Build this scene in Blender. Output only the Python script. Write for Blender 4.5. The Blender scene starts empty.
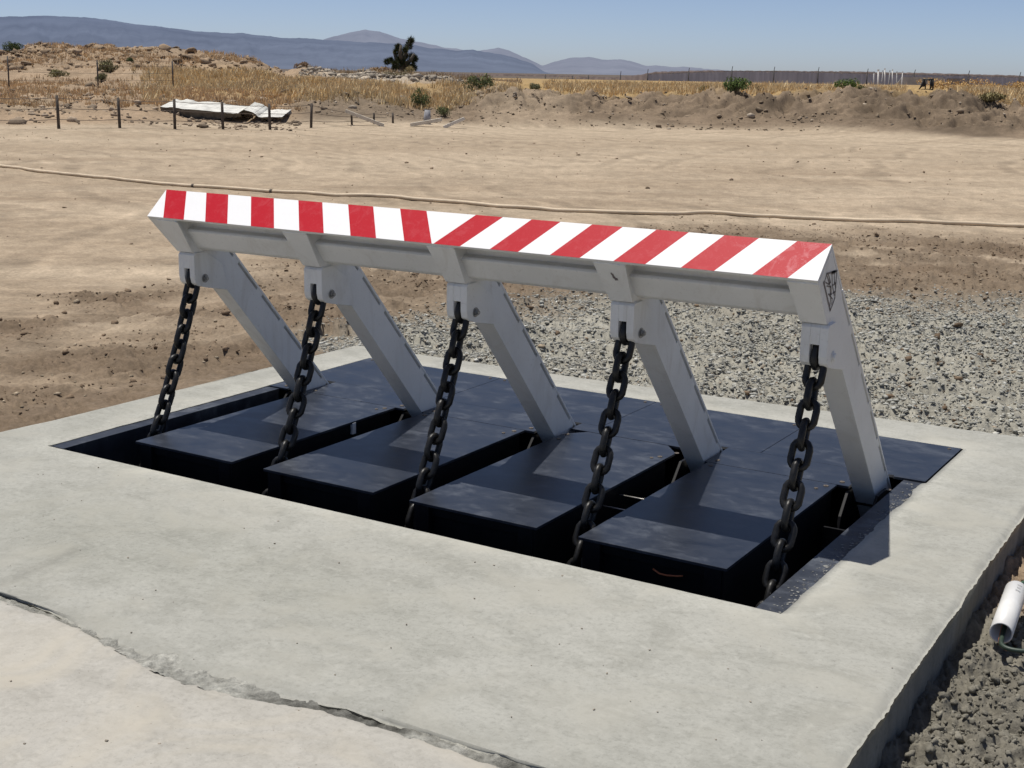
import bpy, bmesh, math, random
import numpy as np
from mathutils import Vector, Matrix
random.seed(7); RNG = np.random.default_rng(11)
scene = bpy.context.scene; COL = scene.collection
R = math.radians

# ------------------------------------------------------------------ camera
CAM = dict(x=5.075, y=-4.117, z=1.759, yaw=-.546, pit=.227, rol=.018, f=1346.05)
_yaw, _pit, _rol, F = CAM['yaw'], CAM['pit'], CAM['rol'], CAM['f']
FW = np.array([math.sin(_yaw)*math.cos(_pit), math.cos(_yaw)*math.cos(_pit), -math.sin(_pit)])
_r0 = np.array([math.cos(_yaw), -math.sin(_yaw), 0.]); _u0 = np.cross(_r0, FW)
RT = math.cos(_rol)*_r0 + math.sin(_rol)*_u0
UP = -math.sin(_rol)*_r0 + math.cos(_rol)*_u0
CO = np.array([CAM['x'], CAM['y'], CAM['z']])
cd = bpy.data.cameras.new('camera'); cam = bpy.data.objects.new('camera', cd); COL.objects.link(cam)
cd.sensor_width = 36; cd.lens = F/1024*36; cd.clip_start = .05; cd.clip_end = 90000
M = Matrix(((RT[0], UP[0], -FW[0], CO[0]), (RT[1], UP[1], -FW[1], CO[1]), (RT[2], UP[2], -FW[2], CO[2]), (0, 0, 0, 1)))
cam.matrix_world = M
scene.camera = cam

def ray(px, py):
    return FW + (px-512)/F*RT - (py-384)/F*UP
def at(px, py, ax, val):                      # point where a sight line meets a plane
    d = ray(px, py); t = (val-CO[ax])/d[ax]; return CO + t*d
def far(px, py, dist):                        # point at a horizontal distance
    d = ray(px, py); t = dist/math.hypot(d[0], d[1]); return CO + t*d
def zrow(px, py, dist): return far(px, py, dist)[2]

# ------------------------------------------------------------------ noise
def _h(ix, iy, s):
    n = (ix.astype(np.int64)*374761393 + iy.astype(np.int64)*668265263 + s*1442695041) & 0xffffffff
    n = ((n ^ (n >> 13))*1274126177) & 0xffffffff
    return ((n ^ (n >> 16)) & 0xffffff)/float(0xffffff)
def vn(x, y, s=0):
    x = np.asarray(x, float); y = np.asarray(y, float)
    ix = np.floor(x); iy = np.floor(y); fx = x-ix; fy = y-iy
    ux = fx*fx*(3-2*fx); uy = fy*fy*(3-2*fy); ix = ix.astype(np.int64); iy = iy.astype(np.int64)
    a = _h(ix, iy, s); b = _h(ix+1, iy, s); c = _h(ix, iy+1, s); d = _h(ix+1, iy+1, s)
    return (a*(1-ux)+b*ux)*(1-uy) + (c*(1-ux)+d*ux)*uy
def fbm(x, y, s=0, o=4, g=.5):
    t = 0; a = 1; n = 0
    for k in range(o):
        t = t + a*(vn(x, y, s+k*17)-.5)*2; n += a; a *= g; x = x*2.03+5.1; y = y*2.03-3.7
    return t/n
def sm(e0, e1, x):
    t = np.clip((x-e0)/(e1-e0), 0, 1); return t*t*(3-2*t)

# ------------------------------------------------------------------ object helpers
def tag(o, label=None, cat=None, group=None, kind=None):
    if label: o['label'] = label
    if cat: o['category'] = cat
    if group: o['group'] = group
    if kind: o['kind'] = kind
    return o
def empty(name, loc=(0, 0, 0), label=None, cat=None, group=None):
    o = bpy.data.objects.new(name, None); COL.objects.link(o); o.location = loc
    o.empty_display_size = .1
    return tag(o, label, cat, group)
def link(name, me, mats, parent=None):
    o = bpy.data.objects.new(name, me); COL.objects.link(o)
    if not isinstance(mats, (list, tuple)): mats = [mats]
    for m in mats: me.materials.append(m)
    if parent is not None:
        o.parent = parent
        # keep the mesh in world coordinates while the thing's origin is at its base
        p = parent; off = Vector((0, 0, 0))
        while p is not None: off += p.location; p = p.parent
        o.location = -off
    return o
def setorigin(o, loc):                         # move an unparented mesh's origin to its base
    loc = Vector(loc); o.data.transform(Matrix.Translation(-loc)); o.location = loc
def npmesh(name, V, Fq, mats, parent=None, smooth=False, col=None, tri=False):
    V = np.asarray(V, np.float32); Fq = np.asarray(Fq, np.int32)
    me = bpy.data.meshes.new(name); k = Fq.shape[1]
    me.vertices.add(len(V)); me.vertices.foreach_set('co', V.ravel())
    me.loops.add(Fq.size); me.loops.foreach_set('vertex_index', Fq.ravel())
    me.polygons.add(len(Fq)); me.polygons.foreach_set('loop_start', np.arange(len(Fq), dtype=np.int32)*k)
    me.update(calc_edges=True)
    if smooth: me.polygons.foreach_set('use_smooth', np.ones(len(Fq), bool))
    if col is not None:
        a = me.color_attributes.new('col', 'FLOAT_COLOR', 'POINT')
        c = np.ones((len(V), 4), np.float32); c[:, :3] = col; a.data.foreach_set('color', c.ravel())
    return link(name, me, mats, parent)

class MB:
    """collects shapes, then links them as ONE mesh"""
    def __init__(s): s.b = bmesh.new()
    def _bev(s, vs, w, seg=2):
        if w > 0:
            vs = set(vs); es = [e for e in s.b.edges if e.verts[0] in vs and e.verts[1] in vs]
            bmesh.ops.bevel(s.b, geom=es, offset=w, segments=seg, profile=.6, affect='EDGES', clamp_overlap=True)
    def box(s, x0, x1, y0, y1, z0, z1, bev=0, mi=0):
        V = [s.b.verts.new(p) for p in [(x0,y0,z0),(x1,y0,z0),(x1,y1,z0),(x0,y1,z0),(x0,y0,z1),(x1,y0,z1),(x1,y1,z1),(x0,y1,z1)]]
        for f in [(3,2,1,0),(4,5,6,7),(0,1,5,4),(1,2,6,5),(2,3,7,6),(3,0,4,7)]:
            s.b.faces.new([V[i] for i in f]).material_index = mi
        s._bev(V, bev); return s
    def prism(s, poly, x0, x1, bev=0):          # yz polygon extruded along x
        A = [s.b.verts.new((x0, p[0], p[1])) for p in poly]; B = [s.b.verts.new((x1, p[0], p[1])) for p in poly]
        n = len(poly); s.b.faces.new(A); s.b.faces.new(B[::-1])
        for i in range(n):
            j = (i+1) % n; s.b.faces.new([A[j], A[i], B[i], B[j]])
        s._bev(A+B, bev); return s
    def slab(s, poly, z0, z1, bev=0):           # xy polygon extruded along z
        A = [s.b.verts.new((p[0], p[1], z0)) for p in poly]; B = [s.b.verts.new((p[0], p[1], z1)) for p in poly]
        n = len(poly); s.b.faces.new(A[::-1]); s.b.faces.new(B)
        for i in range(n):
            j = (i+1) % n; s.b.faces.new([A[i], A[j], B[j], B[i]])
        s._bev(A+B, bev); return s
    def tube(s, pts, r, seg=8, closed=False, cap=True):
        pts = [Vector(p) for p in pts]; n = len(pts); rr = r if isinstance(r, (list, tuple)) else [r]*n
        rings = []; prev = None
        for i, p in enumerate(pts):
            if closed: t = pts[(i+1) % n]-pts[i-1]
            else: t = pts[min(i+1, n-1)]-pts[max(i-1, 0)]
            t.normalize()
            if prev is None:
                a = Vector((0, 0, 1)) if abs(t.z) < .9 else Vector((1, 0, 0)); u = t.cross(a).normalized()
            else: u = (prev-t*prev.dot(t)).normalized()
            prev = u; v = t.cross(u)
            rings.append([s.b.verts.new(p+(u*math.cos(2*math.pi*k/seg)+v*math.sin(2*math.pi*k/seg))*rr[i]) for k in range(seg)])
        m = n if closed else n-1
        for i in range(m):
            A, B = rings[i], rings[(i+1) % n]
            for k in range(seg):
                f = s.b.faces.new([A[k], A[(k+1) % seg], B[(k+1) % seg], B[k]]); f.smooth = True
        if not closed and cap: s.b.faces.new(rings[0][::-1]); s.b.faces.new(rings[-1])
        return s
    def disc(s, c, axis, r, h, seg=16, bev=0):   # short cylinder from c along axis
        c = Vector(c); ax = Vector(axis).normalized(); a = Vector((0, 0, 1)) if abs(ax.z) < .9 else Vector((1, 0, 0))
        u = ax.cross(a).normalized(); v = ax.cross(u)
        A = [s.b.verts.new(c+(u*math.cos(2*math.pi*k/seg)+v*math.sin(2*math.pi*k/seg))*r) for k in range(seg)]
        B = [s.b.verts.new(w.co+ax*h) for w in A]
        s.b.faces.new(A[::-1]); s.b.faces.new(B)
        for k in range(seg): s.b.faces.new([A[k], A[(k+1) % seg], B[(k+1) % seg], B[k]])
        s._bev(A+B, bev, 1); return s
    def build(s, name, mats, parent=None, smooth=False):
        bmesh.ops.recalc_face_normals(s.b, faces=s.b.faces)
        me = bpy.data.meshes.new(name); s.b.to_mesh(me); s.b.free()
        if smooth:
            for p in me.polygons: p.use_smooth = True
        return link(name, me, mats, parent)

# ------------------------------------------------------------------ materials
def newmat(name):
    m = bpy.data.materials.new(name); m.use_nodes = True; nt = m.node_tree
    b = nt.nodes['Principled BSDF']; return m, nt, b
def N(nt, t, **k):
    n = nt.nodes.new(t)
    for a, v in k.items():
        if a in n.inputs: n.inputs[a].default_value = v
        else: setattr(n, a, v)
    return n
def coords(nt, scale=(1, 1, 1), loc=(0, 0, 0), rot=(0, 0, 0)):
    g = N(nt, 'ShaderNodeNewGeometry'); mp = N(nt, 'ShaderNodeMapping'); nt.links.new(g.outputs['Position'], mp.inputs['Vector'])
    mp.inputs['Scale'].default_value = scale; mp.inputs['Location'].default_value = loc; mp.inputs['Rotation'].default_value = rot
    return mp.outputs['Vector']
def noise(nt, sc, vec, det=5, rough=.55, dist=0):
    n = N(nt, 'ShaderNodeTexNoise'); n.inputs['Scale'].default_value = sc; n.inputs['Detail'].default_value = det
    n.inputs['Roughness'].default_value = rough; n.inputs['Distortion'].default_value = dist
    nt.links.new(vec, n.inputs['Vector']); return n.outputs['Fac']
def ramp(nt, fac, stops):
    r = N(nt, 'ShaderNodeValToRGB'); e = r.color_ramp.elements
    while len(e) < len(stops): e.new(.5)
    for i, (p, c) in enumerate(stops):
        e[i].position = p; e[i].color = (*c, 1) if len(c) == 3 else c
    nt.links.new(fac, r.inputs['Fac']); return r.outputs['Color']
def mix(nt, fac, a, b, mode='MIX'):
    m = N(nt, 'ShaderNodeMix', data_type='RGBA', blend_type=mode)
    for v, i in ((fac, 0), (a, 6), (b, 7)):
        if hasattr(v, 'default_value') and not isinstance(v, (tuple, float, int)): nt.links.new(v, m.inputs[i])
        else: m.inputs[i].default_value = v if isinstance(v, (float, int)) else (*v, 1)
    return m.outputs[2]
def g3(v): return (v, v, v)
def bump(nt, b, h, strength=.3, dist=.01):
    n = N(nt, 'ShaderNodeBump'); n.inputs['Strength'].default_value = strength; n.inputs['Distance'].default_value = dist
    nt.links.new(h, n.inputs['Height']); nt.links.new(n.outputs['Normal'], b.inputs['Normal'])
def simple(name, c, rough=.6, var=.15, sc=30, metal=0, bmp=0, spec=.5, bs=80):
    m, nt, b = newmat(name); v = coords(nt)
    n = noise(nt, sc, v); c0 = tuple(x*(1-var) for x in c); c1 = tuple(min(1, x*(1+var)) for x in c)
    nt.links.new(ramp(nt, n, [(.3, c0), (.7, c1)]), b.inputs['Base Color'])
    b.inputs['Roughness'].default_value = rough; b.inputs['Metallic'].default_value = metal
    b.inputs['Specular IOR Level'].default_value = spec
    if bmp: bump(nt, b, noise(nt, bs, v, 4), bmp, .004)
    return m

def m_white():
    m, nt, b = newmat('white_enamel'); v = coords(nt)
    big = noise(nt, 3, v, 4, .6); fine = noise(nt, 60, v, 4, .7)
    c = ramp(nt, big, [(.3, (.70, .695, .665)), (.7, (.79, .785, .755))])
    c = mix(nt, ramp(nt, fine, [(.60, g3(0)), (.78, g3(.5))]), c, (.40, .37, .31))
    c = mix(nt, ramp(nt, noise(nt, 7, coords(nt, (1, 1, .35)), 6, .7, .8), [(.52, g3(0)), (.75, g3(.45))]), c, (.50, .46, .39))
    nt.links.new(c, b.inputs['Base Color']); b.inputs['Roughness'].default_value = .5
    bump(nt, b, noise(nt, 25, v, 3), .06, .003); return m
def m_stripe(name, base, worn):
    m, nt, b = newmat(name); v = coords(nt)
    w = noise(nt, 18, v, 6, .75, .6); f = noise(nt, 120, v, 3, .7)
    fac = mix(nt, 1.0, ramp(nt, w, [(.50, g3(0)), (.66, g3(.6))]), ramp(nt, f, [(.60, g3(0)), (.68, g3(.5))]), 'ADD')
    # scuffs concentrate near the free end of the strip
    g = N(nt, 'ShaderNodeNewGeometry'); sx = N(nt, 'ShaderNodeSeparateXYZ'); nt.links.new(g.outputs['Position'], sx.inputs[0])
    mr = N(nt, 'ShaderNodeMapRange'); mr.inputs['From Min'].default_value = 3.05; mr.inputs['From Max'].default_value = 3.5
    mr.inputs['To Min'].default_value = .12; mr.inputs['To Max'].default_value = .75; mr.clamp = True
    nt.links.new(sx.outputs['X'], mr.inputs['Value'])
    mm = N(nt, 'ShaderNodeMath', operation='MULTIPLY'); nt.links.new(fac, mm.inputs[0]); nt.links.new(mr.outputs[0], mm.inputs[1])
    nt.links.new(mix(nt, mm.outputs[0], base, worn), b.inputs['Base Color'])
    b.inputs['Roughness'].default_value = .45; b.inputs['Specular IOR Level'].default_value = .10; return m
def m_navy(name='blue_black_steel', dust=1.0, rough=.28):
    m, nt, b = newmat(name)
    v = coords(nt, (1.0, 1.5, 1), rot=(0, 0, .5)); v2 = coords(nt)
    n1 = noise(nt, 2.6, v, 7, .62, .7); n2 = noise(nt, 9, v, 6, .65, .4); n3 = noise(nt, 150, v2, 3, .7)
    f = mix(nt, .45, ramp(nt, n1, [(.33, g3(0)), (.68, g3(1))]), ramp(nt, n2, [(.35, g3(0)), (.72, g3(1))]))
    c = ramp(nt, f, [(0, (.011, .014, .021)), (.5, (.027, .032, .044)), (1, (.032+.058*dust, .037+.064*dust, .048+.074*dust))])
    sc_ = noise(nt, 16, coords(nt, (.35, 2.6, 1), rot=(0, 0, .9)), 7, .75, .4); c = mix(nt, ramp(nt, sc_, [(.60, g3(0)), (.72, g3(.45))]), c, (.10, .105, .11))
    sc2_ = noise(nt, 22, coords(nt, (2.8, .4, 1), rot=(0, 0, .35)), 6, .75, .3); c = mix(nt, ramp(nt, sc2_, [(.64, g3(0)), (.74, g3(.4))]), c, (.12, .12, .12))
    c = mix(nt, ramp(nt, n3, [(.68, g3(0)), (.78, g3(.3))]), c, (.16, .155, .145))
    nt.links.new(c, b.inputs['Base Color'])
    r = ramp(nt, f, [(0, g3(rough)), (1, g3(rough+.2))]); nt.links.new(r, b.inputs['Roughness'])
    bump(nt, b, noise(nt, 5, v2, 3), .05, .01); return m
def m_black():
    m, nt, b = newmat('black_steel'); v = coords(nt)
    nt.links.new(ramp(nt, noise(nt, 14, v), [(.3, (.004, .004, .005)), (.75, (.010, .010, .012))]), b.inputs['Base Color'])
    b.inputs['Roughness'].default_value = .55; b.inputs['Specular IOR Level'].default_value = .3; return m
def m_chain():
    m, nt, b = newmat('dark_forged_chain'); v = coords(nt)
    n = noise(nt, 45, v, 5, .6); f = noise(nt, 9, v, 4, .6)
    c = ramp(nt, n, [(.3, (.010, .010, .010)), (.6, (.020, .0195, .019)), (.8, (.040, .037, .033))])
    c = mix(nt, ramp(nt, f, [(.60, g3(0)), (.75, g3(.25))]), c, (.06, .048, .038))
    nt.links.new(c, b.inputs['Base Color']); b.inputs['Metallic'].default_value = .35; b.inputs['Roughness'].default_value = .42
    bump(nt, b, noise(nt, 130, v, 4, .7), .35, .002); return m
def m_concrete(name, dark, mid, light, tint=None, side=False):
    m, nt, b = newmat(name)
    v = coords(nt); vs = coords(nt, (1, 1.45, 1), rot=(0, 0, .35))
    n1 = noise(nt, .9, v, 6, .6, .5); n2 = noise(nt, 4.5, vs, 8, .66, .6); n3 = noise(nt, 38, v, 6, .7)
    n4 = noise(nt, 14, vs, 6, .7, 1.0)
    c = ramp(nt, n1, [(.3, mid), (.48, tuple((a+b_)/2 for a, b_ in zip(mid, light))), (.7, light)])
    c = mix(nt, ramp(nt, n2, [(.36, g3(.6)), (.56, g3(0))]), c, dark)
    c = mix(nt, ramp(nt, noise(nt, 70, v, 5, .8), [(.34, g3(.45)), (.48, g3(0))]), c, tuple(x*.82 for x in dark))
    c = mix(nt, ramp(nt, n4, [(.56, g3(0)), (.72, g3(.5))]), c, tuple(min(1, x*1.16) for x in light))
    c = mix(nt, ramp(nt, n3, [(.30, g3(.5)), (.5, g3(0))]), c, tuple(x*.8 for x in dark))
    c = mix(nt, ramp(nt, noise(nt, 24, v, 7, .75, .5), [(.52, g3(0)), (.66, g3(.45))]), c, tuple(min(1, x*1.12) for x in light))
    if tint: c = mix(nt, ramp(nt, noise(nt, 2.2, v, 4, .6, 1), [(.5, g3(0)), (.72, g3(.8))]), c, tint)
    pit = noise(nt, 95, v, 2, .5); c = mix(nt, ramp(nt, pit, [(.735, g3(0)), (.76, g3(.55))]), c, (.12, .11, .09))
    a = N(nt, 'ShaderNodeVertexColor'); a.layer_name = 'col'
    c = mix(nt, 1.0, c, a.outputs['Color'], 'MULTIPLY')
    nt.links.new(c, b.inputs['Base Color']); b.inputs['Roughness'].default_value = .88; b.inputs['Specular IOR Level'].default_value = .25
    hh = mix(nt, .5, n2, n3); bump(nt, b, hh, .28, .006); return m
def m_vcol(name, rough=.95, sc=60, amp=.28, bs=.5, bd=.012, sc2=9, spec=.1, haze=False):
    m, nt, b = newmat(name); v = coords(nt)
    a = N(nt, 'ShaderNodeVertexColor'); a.layer_name = 'col'
    k = ramp(nt, noise(nt, sc, v, 6, .7), [(.3, g3(1-amp)), (.7, g3(1+amp))])
    k2 = ramp(nt, noise(nt, sc2, v, 5, .65), [(.3, g3(1-amp*.6)), (.7, g3(1+amp*.6))])
    c = mix(nt, 1.0, mix(nt, 1.0, a.outputs['Color'], k, 'MULTIPLY'), k2, 'MULTIPLY')
    nt.links.new(c, b.inputs['Base Color']); b.inputs['Roughness'].default_value = rough; b.inputs['Specular IOR Level'].default_value = spec
    if bs: bump(nt, b, noise(nt, sc*.8, v, 7, .75), bs, bd)
    return m
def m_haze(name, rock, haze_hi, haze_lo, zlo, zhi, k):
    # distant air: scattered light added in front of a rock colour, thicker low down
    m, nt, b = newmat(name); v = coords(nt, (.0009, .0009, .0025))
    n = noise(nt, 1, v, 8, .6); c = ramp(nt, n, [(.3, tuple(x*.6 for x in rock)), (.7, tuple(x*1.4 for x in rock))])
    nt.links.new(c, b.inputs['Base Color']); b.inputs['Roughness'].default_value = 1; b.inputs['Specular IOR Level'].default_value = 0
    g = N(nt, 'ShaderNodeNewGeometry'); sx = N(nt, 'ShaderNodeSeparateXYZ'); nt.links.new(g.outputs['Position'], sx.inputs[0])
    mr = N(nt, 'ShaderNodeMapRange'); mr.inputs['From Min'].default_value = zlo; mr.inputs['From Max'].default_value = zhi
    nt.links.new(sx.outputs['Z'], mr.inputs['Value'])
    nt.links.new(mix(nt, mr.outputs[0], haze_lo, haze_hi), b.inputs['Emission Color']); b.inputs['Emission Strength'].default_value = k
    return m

WHITE = m_white(); NAVY = m_navy(); NAVYL = m_navy('dusty_frame_steel', 1.5, .42); BLACK = m_black(); CHAIN = m_chain()
STRW = m_stripe('white_reflective', (.84, .84, .84), (.7, .68, .66)); STRR = m_stripe('red_reflective', (.47, .012, .024), (.75, .36, .38))
BOLT = simple('zinc_bolt', (.30, .30, .29), .4, .2, 60, .6)
DECKB = simple('rusty_deck_bolt', (.15, .125, .10), .55, .4, 90, .3)
DARKHOLE = simple('slot_shade_black', (.006, .006, .006), .9, .1)  # near-black colour standing for the shade in the lug slots
INK = simple('dark_emblem_ink', (.16, .135, .13), .6, .3, 90)
CONC = m_concrete('fresh_concrete', (.262, .260, .228), (.325, .322, .286), (.395, .391, .352), (.385, .374, .325))
CONCOLD = m_concrete('old_sandy_concrete', (.32, .305, .268), (.385, .366, .325), (.435, .418, .375), (.45, .415, .345))
MORT = m_vcol('crack_mortar', sc=40, amp=.45, bs=1, bd=.02)
GROUND = m_vcol('desert_soil', sc=30, amp=.26, bs=.55, bd=.03, sc2=5.0)
STONE = m_vcol('stone_chips', sc=40, amp=.18, bs=.3, bd=.004)
CLOD = m_vcol('soil_clods', sc=90, amp=.25, bs=.8, bd=.006, sc2=25)
LEAFV = m_vcol('dry_leaves', sc=5, amp=.2, bs=0)

# ------------------------------------------------------------------ light and sky
SUNV = Vector((.262, .013, -1.0)).normalized()
sd = bpy.data.lights.new('sun', 'SUN'); so = bpy.data.objects.new('sun', sd); COL.objects.link(so)
sd.energy = 4.3; sd.angle = R(.53); sd.color = (1, .96, .885)
so.rotation_euler = SUNV.to_track_quat('-Z', 'Y').to_euler(); so.location = (0, 0, 30)
w = bpy.data.worlds.new('World'); scene.world = w; w.use_nodes = True; nt = w.node_tree
sky = nt.nodes.new('ShaderNodeTexSky'); sky.sky_type = 'NISHITA'; sky.sun_disc = False
to = -SUNV; el = math.asin(to.z); az = math.atan2(to.x, to.y)
sky.sun_elevation = el; sky.sun_rotation = az; sky.air_density = .42; sky.dust_density = .55; sky.ozone_density = 6
bg = nt.nodes['Background']; tint = nt.nodes.new('ShaderNodeMix'); tint.data_type = 'RGBA'; tint.blend_type = 'MULTIPLY'; tint.inputs[0].default_value = 1; tint.inputs[7].default_value = (1.19, 1.02, .90, 1)
nt.links.new(sky.outputs[0], tint.inputs[6]); nt.links.new(tint.outputs[2], bg.inputs['Color']); bg.inputs['Strength'].default_value = .122
scene.view_settings.view_transform = 'Standard'; scene.view_settings.look = 'None'; scene.view_settings.exposure = 0

# ------------------------------------------------------------------ terrain profile
# each knot column: list of (distance, image row) from the yard's edge to the crest and beyond
PRO = {
 -500: [(43,127),(47,116),(52,106),(58,95),(64,90),(72,72),(82,58),(100,None)],
 0:    [(43.5,126),(46,117),(50,108),(55,98),(62,90),(70,72),(80,52),(100,None)],
 60:   [(43.5,126),(46,116),(50,106),(55,97),(62,89),(70,70),(80,49),(100,None)],
 130:  [(44,125),(47,114),(51,105),(56,96),(62,89),(70,70),(80,48),(100,None)],
 200:  [(46,124),(49,114),(52,106),(57,97),(62,90),(70,72),(80,52),(100,None)],
 250:  [(47,124),(50,114),(53,106),(57,97),(62,90),(70,74),(80,60),(100,None)],
 275:  [(48,123),(50,113),(53,105),(57,97),(62,90),(70,79),(80,68),(100,None)],
 286:  [(48,123),(50,113),(53,104),(57,96),(62,89),(70,82),(80,74),(100,None)],
 305:  [(48,123),(50,111),(53,102),(57,95),(62,88),(70,80),(80,70),(100,None)],
 345:  [(48,123),(50,111),(53,101),(57,95),(62,89),(70,83),(80,74),(100,None)],
 440:  [(49,123),(51,116),(54,108),(58,99),(63,91),(70,85),(80,78),(100,None)],
 462:  [(49,125),(51,117),(53,108),(56,100),(62,94),(70,88),(80,82),(100,None)],
 500:  [(49,127),(51,111),(53,100),(55,93),(58,95),(70,90),(80,86),(100,None)],
 545:  [(49,128),(51,112),(53,99),(55,92),(58,96),(70,91),(80,88),(100,None)],
 565:  [(49,129),(51,114),(53,103),(55,97),(58,97),(70,93),(80,90),(100,None)],
 700:  [(49,130),(51,116),(53,104),(55,98),(58,97),(70,94),(80,91),(100,None)],
 830:  [(49,132),(51,117),(53,104),(55,98),(58,97),(70,95),(80,93),(100,None)],
 875:  [(48.3,133),(51,119),(53,103),(54.5,96),(58,97),(70,95),(80,93),(100,None)],
 915:  [(47.5,135),(50,123),(53,106),(55,98),(58,98),(70,95),(80,93),(100,None)],
 970:  [(46,138),(49.5,124),(52.5,106),(54,104),(58,101),(70,96),(80,94),(100,None)],
 1024: [(45,140),(48.5,130),(52,119),(56,110),(60,104),(70,98),(80,95),(100,None)],
 1500: [(44,142),(48.5,130),(53,119),(56,110),(60,106),(70,100),(80,97),(100,None)],
}
KC = np.array(sorted(PRO)); KD = np.array([[p[0] for p in PRO[c]] for c in KC])
KZ = np.array([[(.35 if p[1] is None else zrow(float(np.clip(c, -300, 1300)), p[1], p[0])) for p in PRO[c]] for c in KC])
def polar(x, y):
    dx = x-CO[0]; dy = y-CO[1]; d = np.hypot(dx, dy)
    th = np.arctan2(dx, dy) - _yaw; th = (th+np.pi) % (2*np.pi) - np.pi
    c = 512 - 8*0 + F/math.cos(_pit)*np.tan(np.clip(th, -1.2, 1.2))*(1)   # column of the horizon point
    return d, th, c
def col_of(x, y):
    dx = (x-CO[0]); dy = (y-CO[1]); d = np.hypot(dx, dy)+1e-6
    hx = dx/d; hy = dy/d
    wv = FW[0]*hx+FW[1]*hy; ok = wv > .25
    u = (RT[0]*hx+RT[1]*hy)/np.maximum(wv, .25)
    c = 512+F*u
    side = (RT[0]*hx+RT[1]*hy)
    return d, np.where(ok, np.clip(c, -500, 1500), np.where(side > 0, 1500, -500))
def gravel_mask(x, y):
    n = fbm(x*.8, y*.8, 5)*.8
    return sm(-1.1, .1, x+n*.9)*sm(8.2, 4.8, y+n*1.6-.45*(x-.5))*sm(2.4, 2.7, y)
def brown_mask(x, y):
    n = fbm(x*.5, y*.5, 9)
    s_ = fbm((x*.95+y*.3)*.5, (y*.95-x*.3)*2.2, 12, 5, .62)
    back = sm(-4.4, -2.4, x+n*1.2+.12*(y-8))*sm(14.5, 10.0, y+n*3.0-.35*x)*sm(3.5, 5.2, y)*(1-.75*sm(.12, .4, s_+n*.2))
    left = sm(-2.6, -.7, x+n*.9+s_*1.3)*sm(5.2, 3.4, y+n*1.0)*sm(.2, -.3, x)*sm(-3.5, -1, y)
    left2 = sm(.75, .2, np.abs(x+3.0+.35*(y-2.5)+s_*.8))*sm(6.0, 3.5, y)*sm(1.0, 2.2, y)*(.85+.8*s_)
    mid = sm(-3.3, -1.9, x+n)*sm(8.5, 6.5, y+n*.8)*sm(2.3, 3.2, y)*(1-.6*sm(.2, .5, s_))
    return np.clip(np.maximum(np.maximum(back, left2), np.maximum(left*.95, mid)), 0, 1)
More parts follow.
